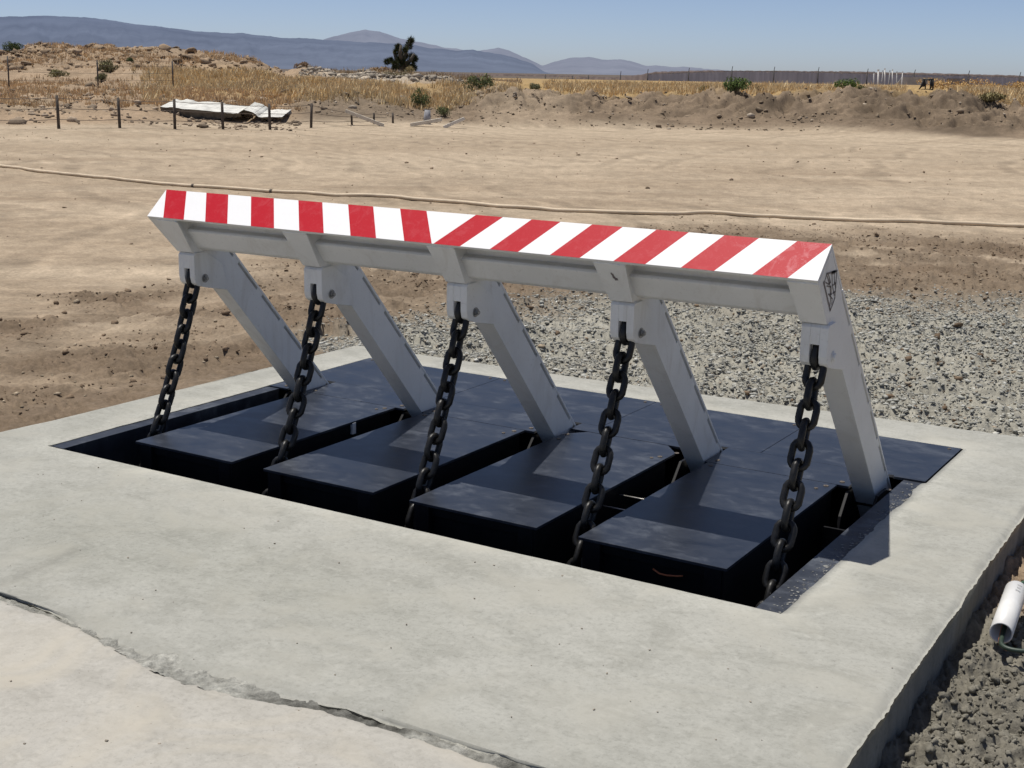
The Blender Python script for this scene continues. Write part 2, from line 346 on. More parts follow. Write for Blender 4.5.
def terrain_z(x, y, detail=True):
    x = np.asarray(x, float); y = np.asarray(y, float)
    d, c = col_of(x, y)
    # profile
    i = np.clip(np.searchsorted(KC, c)-1, 0, len(KC)-2); t = np.clip((c-KC[i])/(KC[i+1]-KC[i]), 0, 1); t = t*t*(3-2*t)
    dk = KD[i]*(1-t)[..., None]+KD[i+1]*t[..., None]; zk = KZ[i]*(1-t)[..., None]+KZ[i+1]*t[..., None]
    wob = fbm(x*.22, y*.22, 31)*1.3
    dd = d + wob*sm(40, 50, d)*sm(110, 70, d)
    z = np.full(d.shape, -.16)
    for k in range(7):
        a = dk[..., k]; b = dk[..., k+1]; s = np.clip((dd-a)/(b-a), 0, 1)
        s = s*.6+s*s*(3-2*s)*.4
        z = np.where(dd >= a, zk[..., k]*(1-s)+zk[..., k+1]*s, z)
    yard = np.minimum(-.16, zk[..., 0]); s0 = sm(0, 4, dk[..., 0]-dd)
    z = np.where(dd < dk[..., 0], np.maximum(zk[..., 0], -.17)*(1-s0)+(-.16)*s0, z)
    far_ = sm(100, 260, d); z = z*(1-far_)+(.3)*far_
    if detail:
        bank = sm(dk[..., 0]+.2, dk[..., 0]+4.5, dd)*sm(150, 95, d)
        n = fbm(x*.55, y*.55, 41, 5, .6); rid = 1-np.abs(fbm(x*1.1, y*1.1, 47, 5, .6))*2
        crest = sm(dk[..., 5]-4, dk[..., 6], dd)*(c < 285)
        n = np.where(c > 455, n*1.35, n); z = z + bank*(n*.34+(rid-.6)*(.16+.16*sm(450, 480, c)*sm(60, 55, dd)) + crest*fbm(x*.4, y*.4, 52, 4, .6)*.45)
        f = sm(49.5, 53, dd)*sm(58, 54.5, dd)*sm(455, 475, c)      # cut face of the spoil bank
        z = z + f*np.maximum(0, fbm(x*.9, y*.9, 77, 5, .62))*.6
        z = np.where((dd > dk[..., 0]-1)*(dd < 110), np.maximum(z, -.17+.03*(dd-dk[..., 0])), z)
        br = brown_mask(x, y); gr = gravel_mask(x, y)
        yd = sm(46, 40, d)
        bil = np.abs(fbm(x*4.5, y*4.5, 6, 5, .62))
        z = z + yd*(fbm(x*.35, y*.35, 3)*.03 + fbm(x*3, y*3, 4, 5, .6)*(.007+.020*br) + (bil-.15)*(.016+.12*br) + np.abs(fbm(x*11, y*11, 8, 4, .65))*(.02*br+.030*gr))
        # wheel ruts across the yard
        uu = (x*.85+y*.52); vv = (-x*.52+y*.85); uu2 = x*.55+y*.83; vv2 = -x*.83+y*.55
        z = z + yd*(.022*fbm(uu*.16, vv*2.2, 15, 4, .6)+.014*fbm(uu2*.2, vv2*3.0, 16, 3)*sm(2, 9, y))
    # around the slab
    back = sm(2.2, 3.0, y)*sm(9, 5, y)*sm(-3, -1, x)*sm(9, 6, x); z = z*(1-back)+back*(-.065 + (z+.16))
    left = sm(-4, -.6, x)*sm(.5, -.3, x)*sm(4.5, 2.8, y); z = z*(1-left)+left*(-.03+(z+.16)*.8)
    right = sm(3.9, 4.1, x)*sm(2.7, 2.0, y)*sm(9, 6, x)
    zr = -.205 + (np.abs(fbm(x*9, y*9, 64, 5, .65))*.075+np.abs(fbm(x*23, y*23, 65, 3, .6))*.022 if detail else .02) + .02*(x-4.2) + .045*sm(1.0, 1.9, y) + (fbm(x*7, y*7, 61, 5, .62)*.038+fbm(x*2, y*2, 63)*.03 if detail else 0)
    z = z*(1-right)+zr*right
    under = (x > -.16)*(x < 4.06)*(y > -1.45)*(y < 2.58)     # excavated for the pit and slab
    z = np.where(under, -.9, z)
    nearsl = (x > -.75)*(x < .2)*(y > -1.6)*(y < 3.0); z = np.where(nearsl, np.minimum(z, -.014+(-.02 if detail else 0)*0-.03*sm(-.75, -.35, x)*0), z)
    backsl = (x > -.6)*(x < 4.2)*(y > 2.5)*(y < 3.05); z = np.where(backsl, np.minimum(z, -.012), z)
    pav = (y < -1.35)*(y > -7)*(x > -7)*(x < 4.20); z = np.where(pav, -.2, z)
    return z
def terrain_col(x, y, z):
    d, c = col_of(x, y)
    sand = np.array([.425, .342, .248]); sand2 = np.array([.335, .262, .185]); dark = np.array([.215, .160, .108])
    brown = np.array([.128, .092, .062]); grav = np.array([.33, .315, .265]); grey = np.array([.205, .190, .155])
    n1 = fbm(x*.18, y*.18, 21, 5); n2 = fbm(x*1.3, y*1.3, 22, 5, .6)
    uu = (x*.85+y*.52); vv = (-x*.52+y*.85)
    st = fbm(uu*.10, vv*1.1, 23, 5, .6); st2 = fbm((x*.72+y*.7)*.25, (y*.72-x*.7)*3.0, 24, 4, .65)
    t = np.clip(.55+n1*.8+st*1.0+st2*.55, 0, 1)[..., None]
    C = sand2*(1-t)+sand*t
    C = C*(1+.22*n2[..., None]+.20*fbm(x*5, y*5, 28, 4, .7)[..., None])
    dm = (sm(.18, .6, fbm(uu*.12, vv*.5, 27, 4))*.55)[..., None]; C = C*(1-dm)+dark*1.15*dm
    C = C*(1 - .30*(sm(.25, .5, fbm(uu*.35, vv*1.8, 29, 5, .65))*sm(20, 8, d))[..., None])
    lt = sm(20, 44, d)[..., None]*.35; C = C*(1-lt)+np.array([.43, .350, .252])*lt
    for (cx, cy, per, sd, am, wd) in ((-30, -12, 3.1, 301, .22, .11), (22, 34, 4.3, 305, .24, .09), (-14, 60, 5.0, 309, .20, .08), (-2, -30, 6.1, 313, .18, .07)):
        rr_ = np.hypot(x-cx, y-cy)+fbm(x*.12, y*.12, sd)*2.2; ph = np.abs(((rr_/per)%1)-.5)*per; pat = sm(wd*2.4, wd*.6, np.abs(ph-.75))
        br_ = sm(-.05, .25, fbm(x*.16, y*.16, sd+2, 3))*(.6+.5*fbm(x*2.5, y*2.5, sd+3)); C = C*(1-am*(pat*br_)[..., None]); edge_ = sm(wd*1.5, .0, np.abs(np.abs(ph-.75)-wd*2.6)); C = C*(1+.12*(edge_*br_)[..., None])
    b = (brown_mask(x, y)*(.75+.25*n2))[..., None]; b = np.clip(b, 0, 1); C = C*(1-b)+brown*(1+.25*n2[..., None])*b
    g = gravel_mask(x, y)[..., None]; C = C*(1-g)+grav*(1+.15*n2[..., None])*g
    r = (sm(3.9, 4.1, x)*sm(2.7, 1.9, y)*sm(8.5, 6, x+.8*fbm(x*.8, y*.8, 62)))[..., None]; C = C*(1-r)+grey*(1+.2*n2[..., None])*r
    r2 = r*sm(.75, 1.1, y)[..., None]; C = C*(1-r2)+np.array([.30, .225, .155])*r2
    # bank and mound
    i = np.clip(np.searchsorted(KC, c)-1, 0, len(KC)-2)
    foot = np.interp(c, KC, KD[:, 0])
    bk = sm(-.3, 1.2, d-foot)
    bn = fbm(x*.9, y*.9, 33, 5, .65)
    left = sm(470, 400, c)
    bc_r = np.array([.225, .170, .118])*(1+.35*bn[..., None])*(1-.28*sm(.0, .35, fbm(x*.5, y*.5, 88, 5, .65)))[..., None]*(1-.25*(sm(845, 870, c)*sm(1010, 990, c))[..., None]); bc_l = np.array([.33, .245, .165])*(1+.3*bn[..., None])
    pale = (sm(.0, .35, fbm(x*.25, y*.25, 35, 4))*sm(250, 60, c)*.6)[..., None]
    bc_l = bc_l*(1-pale)+np.array([.34, .27, .19])*pale
    dk = (sm(270, 320, c)*sm(480, 440, c)*sm(60, 54, d))[..., None]; bc_l = bc_l*(1-dk)+np.array([.20, .155, .11])*(1+.4*bn[..., None])*dk
    ww = (sm(300, 345, c)*sm(490, 440, c)*sm(70, 76, d)*sm(120, 95, d))[..., None]; bc_l = bc_l*(1-ww)+np.array([.46, .40, .32])*(1+.25*bn[..., None])*ww
    og = (sm(395, 415, c)*sm(455, 435, c)*sm(52, 54, d)*sm(61, 58, d))[..., None]*.8; bc_l = bc_l*(1-og)+np.array([.40, .23, .11])*og
    rk = (sm(.05, .5, bn)*sm(72, 78, d)*sm(290, 270, c))[..., None]*.6; bc_l = bc_l*(1-rk)+np.array([.17, .135, .10])*rk
    bc = bc_r*(1-left[..., None])+bc_l*left[..., None]
    pk = (sm(470, 490, c)*sm(590, 560, c)*sm(56, 54, d))[..., None]*.55; bc = bc*(1-pk)+np.array([.33, .26, .185])*(1+.3*bn[..., None])*pk
    gold = (sm(54.5, 57, d)*sm(130, 100, d)*sm(440, 520, c))[..., None]; bc = bc*(1-gold)+np.array([.36, .25, .12])*(1+.2*bn[..., None])*gold
    gl = (sm(53, 56, d)*sm(74, 68, d)*sm(140, 200, c)*sm(470, 430, c))[..., None]*.8; bc = bc*(1-gl)+np.array([.36, .25, .12])*gl
    C = C*(1-bk[..., None])+bc*bk[..., None]
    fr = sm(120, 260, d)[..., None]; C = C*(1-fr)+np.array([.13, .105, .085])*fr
    return np.clip(C, 0, 1)

def build_ground():
    azs = np.unique(np.concatenate([np.arange(-180, -31, 3.), np.arange(-31, -25, .3), np.arange(-25, 25, .065), np.arange(25, 31, .3), np.arange(31, 181, 3.)]))
    azs = azs[azs < 180-1e-6]
    rows = np.arange(900, 124, -1.25); r1 = 1.92*1346/(rows-73); r1 = r1[r1 < 41]
    r2 = np.arange(r1[-1]+.3, 48, .3); r3 = np.arange(48, 60, .10); r4 = np.arange(60, 90, .25); r5 = np.geomspace(90.5, 60000, 60)
    rs = np.concatenate([[.4, .9, 1.5, 2.2], r1, r2, r3, r4, r5])
    A, D = np.meshgrid(np.radians(azs)+_yaw, rs)          # rows: radius
    x = CO[0]+D*np.sin(A); y = CO[1]+D*np.cos(A)
    z = terrain_z(x, y); C = terrain_col(x, y, z)
    z = np.where(D > 20000, .3, z)
    nr, na = x.shape
    V = np.stack([x, y, z], -1).reshape(-1, 3); C = C.reshape(-1, 3)
    I = np.arange(nr*na).reshape(nr, na); J = np.roll(I, -1, axis=1)
    Fq = np.stack([I[:-1], J[:-1], J[1:], I[1:]], -1).reshape(-1, 4)[:, ::-1]
    c0 = len(V); V = np.vstack([V, [[CO[0], CO[1], -.2]]]); C = np.vstack([C, [[.3, .25, .18]]])
    o = npmesh('ground', V, Fq, GROUND, smooth=True, col=C)
    tag(o, 'sandy desert yard, spoil bank and plain reaching the horizon', kind='structure')
build_ground()

# ------------------------------------------------------------------ mountains
def mountains(name, prof, dist, depth, mat, c0, c1, label, seed):
    cs = np.arange(c0, c1, 2.0); ts = np.linspace(0, 1, 26)
    P = np.array(prof, float); V = []
    for t in ts:
        dd = dist-depth*(1-t)
        for c in cs:
            row = np.interp(c, P[:, 0], P[:, 1]); top = zrow(c, row, dist); base = 0
            p = far(c, 100, dd)
            rg = fbm(c*.10+t*2.0, t*.5, seed, 5, .6); sp = 1-abs(fbm(c*.05-t*1.5, t*.4+3, seed+7, 5, .6))*1.9
            h = top*(t**1.25)*(1+(1-t)*(.35*rg+.35*sp)) if t < 1 else top
            V.append((p[0], p[1], max(base-30, h*1.0)))
        # fall away behind the ridge
    for c in cs:
        row = np.interp(c, P[:, 0], P[:, 1]); p = far(c, 100, dist*1.2); V.append((p[0], p[1], 0))
    n = len(cs); m = len(ts)+1; I = np.arange(n*m).reshape(m, n)
    Fq = np.stack([I[:-1, :-1], I[:-1, 1:], I[1:, 1:], I[1:, :-1]], -1).reshape(-1, 4)
    tag(npmesh(name, V, Fq, mat, smooth=True), label, kind='structure')
def jag(P, s, a=1.5):
    out = []
    cs = np.arange(P[0][0], P[-1][0], 2.0); rr = np.interp(cs, [p[0] for p in P], [p[1] for p in P])
    rr = rr + fbm(cs*.07, cs*0, s, 5, .62)*a
    return list(zip(cs, rr))
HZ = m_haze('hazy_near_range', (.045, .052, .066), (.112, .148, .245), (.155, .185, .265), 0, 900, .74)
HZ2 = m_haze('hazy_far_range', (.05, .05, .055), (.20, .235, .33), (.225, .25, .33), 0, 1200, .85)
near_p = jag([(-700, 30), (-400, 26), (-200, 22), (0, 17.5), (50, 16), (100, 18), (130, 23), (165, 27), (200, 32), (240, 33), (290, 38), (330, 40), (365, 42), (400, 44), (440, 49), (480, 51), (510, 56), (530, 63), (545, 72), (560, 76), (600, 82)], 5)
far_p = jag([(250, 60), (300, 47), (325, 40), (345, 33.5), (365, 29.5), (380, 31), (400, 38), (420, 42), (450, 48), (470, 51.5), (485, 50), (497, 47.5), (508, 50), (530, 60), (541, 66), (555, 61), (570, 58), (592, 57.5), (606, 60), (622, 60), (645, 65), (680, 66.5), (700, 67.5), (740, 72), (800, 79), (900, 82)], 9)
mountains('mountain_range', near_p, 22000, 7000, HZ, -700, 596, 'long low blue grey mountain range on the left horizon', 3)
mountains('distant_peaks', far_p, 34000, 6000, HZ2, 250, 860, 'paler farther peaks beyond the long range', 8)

# ------------------------------------------------------------------ slab with its pit
W, DP = 3.66, 2.498
def slab_grid():
    def axis(lo, hi, cuts, st):
        out = []
        ks = [lo]+cuts+[hi]
        for a, b in zip(ks[:-1], ks[1:]):
            n = max(1, int(round((b-a)/st))); out += list(np.linspace(a, b, n, endpoint=False))
        return np.array(out+[hi])
    xs = axis(0, 1, [], 1)
    X = axis(-.42, 4.17, [-.40, -.38, 0, .012, W-.012, W, 4.125, 4.145, 4.16], .03); Y = axis(-1.385, 2.90, [-1.37, -1.35, 0, .012, DP-.012, DP, 2.86, 2.88], .015)
    gx, gy = np.meshgrid(X, Y); z = fbm(gx*1.2, gy*1.2, 70, 3)*.002+fbm(gx*9, gy*9, 71, 4)*.0008
    # plan distortion: skewed outline and ragged edges
    t = (gy+1.385)/4.285
    x2 = gx.copy(); y2 = gy.copy()
    eR = sm(4.05, 4.17, gx); x2 = x2 + eR*((.0-.07*t) + (fbm(gy*1.2, gy*0, 72, 2)*.004+fbm(gy*40, gx*3, 84, 3, .7)*.006))
    eL = sm(-.3, -.42, gx); x2 = x2 + eL*((-.06+.24*t) + fbm(gy*3, gy*0+2, 73, 4)*.015)
    eB = sm(2.75, 2.90, gy); y2 = y2 + eB*(-.24+.30*(gx+.4)/4.57 + fbm(gx*3, gx*0, 74, 4)*.012)
    eN = sm(-1.33, -1.385, gy)
    y2 = y2 + eN*(near_edge(gx)+1.385)
    eI = (gx > W-.0005)*(gx < W+.013)*(gy > -.001)*(gy < 1.80); x2 = x2 - eI*(.004+.030*np.clip(fbm(gy*4, gy*0+1, 82, 5, .7)+.25, 0, 1))
    eJ = (gx < .0005)*(gx > -.013)*(gy > 0)*(gy < 1.5); x2 = x2 + eJ*(.002+.010*np.clip(fbm(gy*5, gy*0+1, 83, 5, .7)+.2, 0, 1))
    # worn arrises
    edge = np.minimum.reduce([gx+.42, 4.17-gx, gy+1.385, 2.90-gy]); z = z - .014*sm(.035, 0, edge)*(1+.8*fbm(gx*14, gy*14, 75, 3))
    inner = np.maximum.reduce([-gx, gx-W, -gy, gy-DP]); z = z - np.where(inner >= -1e-6, .004*sm(.012, 0, inner), 0)
    # trowel groove
    a = np.array([1.296, -1.288]); b = np.array([1.232, -.881]); ab = b-a; L2 = ab@ab
    tt = np.clip(((gx-a[0])*ab[0]+(gy-a[1])*ab[1])/L2, 0, 1); dg = np.hypot(gx-a[0]-tt*ab[0], gy-a[1]-tt*ab[1])
    col = np.ones(gx.shape+(3,))
    col *= (1 - .16*sm(.05, .0, dg))[..., None]
    # paler bleeding along the pit rim, darker damp tone in the middle of the apron
    rim = sm(.20, .0, inner)*sm(-.02, 0, inner)*(.6+.5*fbm(gx*5, gy*5, 76)); col *= (1+.24*rim)[..., None]
    damp = sm(.9, .3, np.hypot((gx-1.6)/2.0, (gy+.75)/.55)+fbm(gx*1.5, gy*1.5, 77)*.35); col *= (1-.07*damp[..., None]*np.array([1, .95, 1.1]))
    eN2 = sm(.14, .0, gy+1.385+fbm(gx*3, gx*0, 78)*.05); col *= (1-.10*eN2*(.5+.5*fbm(gx*6, gy*6, 79)))[..., None]
    cc = sm(.10, 0, 4.17-gx); col *= (1+.16*cc*(.3+1.4*fbm(gx*9, gy*9, 80, 4)))[..., None]
    return X, Y, x2, y2, z, col
def near_edge(x):
    b = np.interp(x, [-.5, 1.35, 1.6, 1.9, 2.33, 2.6, 2.86, 3.2, 3.5, 4.3], [-1.30, -1.318, -1.34, -1.385, -1.425, -1.40, -1.352, -1.342, -1.342, -1.34])
    return b + fbm(x*2.5, x*0+7, 90, 6, .68)*.022
def old_edge(x):
    gap = np.interp(x, [-.5, 1.2, 1.45, 1.7, 1.9, 2.2, 2.45, 2.7, 2.95, 3.3, 3.6, 4.3], [.02, .022, .020, .012, .006, .034, .038, .022, .028, .032, .022, .02])
    return near_edge(x)-gap+fbm(x*6, x*0+3, 92, 6, .72)*.020
def build_slab():
    X, Y, x2, y2, z, col = slab_grid(); ny, nx = x2.shape
    I = np.arange(ny*nx).reshape(ny, nx); V = [np.stack([x2, y2, z], -1).reshape(-1, 3)]; C = [col.reshape(-1, 3)]; Fc = []
    cx = (X[:-1]+X[1:])/2; cy = (Y[:-1]+Y[1:])/2; hole = (cx[None] > 0)*(cx[None] < W)*(cy[:, None] > 0)*(cy[:, None] < DP)
    q = np.stack([I[:-1, :-1], I[:-1, 1:], I[1:, 1:], I[1:, :-1]], -1)[~hole]; Fc.append(q)
    base = ny*nx
    def skirt(ids, depth, steps=5, inward=(0, 0)):
        nonlocal base
        P = V[0][ids]; Cc = C[0][ids]; prev = ids
        for k in range(1, steps+1):
            f = k/steps; Q = P.copy(); Q[:, 2] = P[:, 2]-depth*f
            jx = fbm(P[:, 0]*8+k*3.1, P[:, 1]*8, 95, 4)*.008; Q[:, 0] += inward[0]*(.012*min(1, k)+jx); Q[:, 1] += inward[1]*(.012+jx)
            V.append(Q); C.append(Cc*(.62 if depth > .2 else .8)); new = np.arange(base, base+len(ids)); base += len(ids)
            Fc.append(np.stack([prev[:-1], new[:-1], new[1:], prev[1:]], -1)); prev = new
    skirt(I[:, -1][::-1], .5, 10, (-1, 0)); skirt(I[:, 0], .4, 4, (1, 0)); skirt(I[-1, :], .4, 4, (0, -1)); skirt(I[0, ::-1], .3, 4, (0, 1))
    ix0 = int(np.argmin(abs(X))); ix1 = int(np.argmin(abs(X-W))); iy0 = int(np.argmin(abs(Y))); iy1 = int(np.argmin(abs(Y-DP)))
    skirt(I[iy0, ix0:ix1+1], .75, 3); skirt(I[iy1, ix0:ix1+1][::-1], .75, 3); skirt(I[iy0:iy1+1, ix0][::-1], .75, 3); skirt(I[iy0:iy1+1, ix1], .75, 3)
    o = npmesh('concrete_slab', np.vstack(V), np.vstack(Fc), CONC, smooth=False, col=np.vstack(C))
    tag(o, 'fresh grey concrete slab cast round the barrier pit', kind='structure')
    # older pavement
    xs = np.concatenate([np.arange(-7, -.6, .2), np.arange(-.6, 4.2, .012)]); ts = np.concatenate([[0, .004, .012, .03, .06, .1, .16, .25], np.linspace(.4, 6.0, 24)])
    gx, gt = np.meshgrid(xs, ts); gy = old_edge(gx)-gt
    z = -.006+fbm(gx*1.1, gy*1.1, 97, 4)*.003 - .012*sm(.02, 0, gt)*(1+fbm(gx*20, gy*20, 98))
    sp = sm(.72, .45, np.hypot((gx-1.78)/.16, (gy+1.66)/.10)+fbm(gx*9, gy*9, 99)*.3); 
    C2 = np.ones(gx.shape+(3,)); C2 *= (1+.22*sp*fbm(gx*20, gy*20, 66, 3))[..., None]
    mott = fbm(gx*2.2, gy*2.2, 55, 5, .65); C2 *= (1+.09*mott[..., None]*np.array([1, 1.1, 1.25]))
    I = np.arange(gx.size).reshape(gx.shape); q = np.stack([I[:-1, :-1], I[1:, :-1], I[1:, 1:], I[:-1, 1:]], -1).reshape(-1, 4)
    Vp = np.stack([gx, gy, z], -1).reshape(-1, 3); Cp = C2.reshape(-1, 3)
    n0 = len(Vp); e = Vp[I[0]].copy(); e[:, 2] -= .15; Vp = np.vstack([Vp, e]); Cp = np.vstack([Cp, np.ones((len(e), 3))*.5])
    nn = np.arange(n0, n0+len(e)); q = np.vstack([q, np.stack([I[0][:-1], I[0][1:], nn[1:], nn[:-1]], -1)])
    tag(npmesh('old_pavement', Vp, q, CONCOLD, col=Cp), 'older pinkish concrete pavement in front of the slab', kind='structure')
    # crumbled joint between the two pours
    xs = np.arange(-.4, 4.15, .006); ts = np.linspace(-.03, 1.03, 16); gx, gt = np.meshgrid(xs, ts)
    gy = (near_edge(gx)+.05)*(1-gt)+(old_edge(gx)-.02)*gt
    dep = fbm(gx*16, gy*16, 100, 5, .65); z = -.014+dep*.013
    lum = .15+.20*dep+.20*sm(.0, .4, fbm(gx*2.2, gy*5, 101, 4))
    patch = sm(1.75, 2.05, gx)*sm(2.75, 2.5, gx); lum = lum*(1-patch)+patch*(.40+.1*dep); z = z+patch*.006
    Cj = lum[..., None]*np.array([1, .985, .88])
    I = np.arange(gx.size).reshape(gx.shape); q = np.stack([I[:-1, :-1], I[1:, :-1], I[1:, 1:], I[:-1, 1:]], -1).reshape(-1, 4)
    tag(npmesh('pavement_joint', np.stack([gx, gy, z], -1).reshape(-1, 3), q, MORT, col=Cj.reshape(-1, 3)), 'rough dark joint where new slab meets old pavement', kind='structure')
build_slab()

# ------------------------------------------------------------------ barrier pit frame
S = .811; AX = [3.447-(4-i)*S for i in range(5)]
base = empty('barrier_pit', (W/2, 1.2, -.55), 'black steel barrier base with four cover panels set in the concrete pit', 'barrier pit')
b = MB(); b.box(-.0, W, 0, DP, -.62, -.56); b.build('pit_floor', BLACK, base)
b = MB()
b.box(.004, .012, .006, DP-.004, -.556, -.012); b.box(W-.012, W-.004, .006, DP-.004, -.556, -.012); b.box(.014, W-.014, .004, .012, -.556, -.012); b.box(.014, W-.014, DP-.012, DP-.004, -.556, -.02)
b.build('pit_lining', BLACK, base)
b = MB(); b.box(-.012, .090, .014, 1.545, -.018, -.007, .0); b.box(.079, .089, .014, 1.545, -.40, -.018, .001)
b.build('edge_ledge', NAVYL, base)
b = MB(); b.box(W-.103, W+.02, .014, 1.820, -.020, -.009, .0); b.box(W-.103, W-.093, .014, 1.820, -.40, -.021, .001)
b.build('edge_ledge', NAVYL, base)
PX = [.281+i*S for i in range(4)]; PWD = .622
def bolt_at(x, y, z, par, r=.012):
    q = MB(); q.disc((x, y, z), (0, 0, 1), r, .003, 14, .0008); q.disc((x, y, z+.003), (0, 0, 1), r*.45, .001, 6); return q.build('bolt', DECKB, par)
for i, px in enumerate(PX):
    y1 = 1.548 if i != 2 else 1.706
    q = MB()
    if i == 2: q.slab([(px, .287), (px+PWD, .287), (px+PWD, 1.60), (px+PWD-.09, 1.706), (px+.09, 1.706), (px, 1.60)], -.013, -.001, .0015)
    else: q.box(px, px+PWD, .287, y1, -.013, -.001, .0015)
    p = q.build('cover_panel', NAVY, base); p['label'] = ['cover panel at the left end of the row, beside the pit ledge', 'second cover panel from the left', 'third cover panel from the left with clipped rear corners', 'cover panel at the right end of the row with an orange strap below it'][i]
    q = MB(); e = .014
    q.box(px+e, px+e+.008, .30, 1.52, -.42, -.0135, .001); q.box(px+PWD-e-.008, px+PWD-e, .30, 1.52, -.42, -.0135, .001)
    q.box(px+e+.01, px+PWD-e-.01, .33, .34, -.42, -.0135, .001)
    for xx in (px+e+.0085, px+PWD-e-.0785): q.box(xx, xx+.070, .297, .329, -.42, -.0145, .003)
    q.box(px+.09, px+PWD-.09, .315, .329, -.058, -.0145, .002)
    f = q.build('support_box', BLACK, p)
    for xx in (px+.035, px+PWD-.035): bolt_at(xx, 1.50, -.001, p)
    bolt_at(px+PWD-.06, 1.44 if i % 2 else 1.46, -.001, p, .009)
# rear cover plates, notched round each arm
q = MB()
def rearplate(x0, x1, y0):
    q.box(x0, x1, y0, DP-.006, -.013, -.001, .0015)
segs = []
edges = [.014]+[v for a in AX for v in (a-.062, a+.062)]
cuts = [(0.014, AX[0]-.060, 1.552)]
for i in range(4):
    cuts.append((AX[i]+.060, AX[i+1]-.060, 1.552 if i != 2 else 1.712))
cuts.append((AX[4]+.060, W-.008, 1.826))
plates = [q]
for k, (x0, x1, y0) in enumerate(cuts):
    t = MB(); ymid = 1.842
    if k == 0: t.box(x0, x1, y0, ymid, -.013, -.001, .001)
    elif k == 5: t.box(x0, x1, y0, ymid, -.0135, -.001, .001)
    else: t.box(x0, x1, y0, ymid, -.013, -.001, .001)
    t.build('hinge_cover', NAVY, base)
q.b.free(); 
xs = [.010, .985, 2.000, 2.86, W-.006]
for k in range(4):
    q = MB(); q.box(xs[k]+.0015, xs[k+1]-.0015, 1.8425, DP-.006, -.0132, -.0008, .0012); rp = q.build('rear_plate', NAVY, base)
    for (bx_, by_) in ((xs[k]+.05, DP-.05), (xs[k+1]-.05, DP-.05)): bolt_at(bx_, by_, -.0008, rp, .009)
for a in AX:
    for sx in (-1, 1):
        if a+sx*.1 < W-.06 and a+sx*.1 > .06: bolt_at(a+sx*.105, 1.60, -.0008, base, .012)
# hinge lugs inside the slots
for i, a in enumerate(AX):
    q = MB()
    for sx in (-.066, .066):
        q.prism([(1.40, -.40), (1.75, -.40), (1.78, -.05), (1.70, -.025), (1.56, -.025), (1.47, -.12)], a+sx-.007, a+sx+.007, .002)
    q.disc((a-.085, 1.665, -.09), (1, 0, 0), .022, .17, 16, .002)
    q.box(a-.085, a+.085, 1.30, 1.312, -.30, -.12, .002)
    q.build('hinge_bracket', BLACK, base)
# cross rods seen in the third slot, and inside the others
for yy in (1.03, .848):
    q = MB(); q.tube([(PX[2]+PWD-.012, yy, -.060), (PX[3]+.012, yy, -.060)], .0032, 8); q.build('cross_rod', simple('bare_steel_rod', (.42, .40, .37), .4, .2, 50, .5), base)
q = MB(); q.box(.02, W-.02, .60, .68, -.50, -.43, .004); q.box(.02, W-.02, 1.2, 1.28, -.50, -.43, .004); q.build('cross_beam', BLACK, base)
# anchor eyes for the chains
for a in AX:
    q = MB(); q.box(a-.04, a+.04, .013, .33, -.47, -.44, .004); q.box(a-.008, a+.008, .20, .32, -.43, -.33, .003); q.build('chain_anchor', BLACK, base)

# ------------------------------------------------------------------ barrier gate
H0 = np.array([1.79, 0.0]); Dv = np.array([-.6692, .7431]); Nv = np.array([-.7431, -.6692])
def AP(u, v): p = H0+Dv*u+Nv*v; return (p[0], p[1])
UE = 1.5645
gate = empty('barrier_gate', (W/2, 1.79, 0), 'raised white steel vehicle barrier on five leaning arms with red and white striped edge', 'vehicle barrier')
XL, XR = .088, 3.497
TH = .181
# striped warning strip: one mesh, each stripe its own polygon
def strip():
    bm = bmesh.new()
    top = [.088,.226,.359,.502,.648,.790,.940,1.083,1.233,1.376,1.525,1.668]
    bot = [.198,.335,.475,.617,.764,.906,1.056,1.199,1.351,1.493,1.645,1.790]
    rt = [1.926,2.063,2.204,2.343,2.491,2.631,2.780,2.920,3.069,3.211,3.362,3.497]
    rb = [1.798,1.935,2.084,2.222,2.373,2.511,2.662,2.802,2.953,3.091,3.244,3.382]
    P = []
    LT = (XL, 0); LB = (XL-.004, TH)
    P.append(([(XL, 0), (top[0]+.0005, 0), (bot[0], TH), (XL, TH)], 0))
    for k in range(11): P.append(([(top[k], 0), (top[k+1], 0), (bot[k+1], TH), (bot[k], TH)], 1 if k % 2 == 0 else 0))
    P.append(([(top[11], 0), (rt[0], 0), (rb[0], TH), (bot[11], TH)], 0))
    for k in range(11): P.append(([(rt[k], 0), (rt[k+1], 0), (rb[k+1], TH), (rb[k], TH)], 1 if k % 2 == 0 else 0))
    P.append(([(rt[11], 0), (XR, 0.0), (XR, TH), (rb[11], TH)], 0))
    cache = {}
    def v(x, vv):
        k = (round(x, 4), round(vv, 4))
        if k not in cache: y, z = AP(UE+.0015, vv); cache[k] = bm.verts.new((x, y, z))
        return cache[k]
    for poly, mi in P:
        vs = []
        for p in poly:
            w_ = v(*p)
            if w_ not in vs: vs.append(w_)
        if len(vs) > 2: bm.faces.new(vs).material_index = mi
    bmesh.ops.recalc_face_normals(bm, faces=bm.faces)
    n = bm.faces[:][0].normal if bm.faces[:] else None
    me = bpy.data.meshes.new('warning_stripes'); bm.to_mesh(me); bm.free()
    o = link('warning_stripes', me, [STRW, STRR], gate); o['label'] = 'red and white chevron reflective strip along the top edge'
strip()
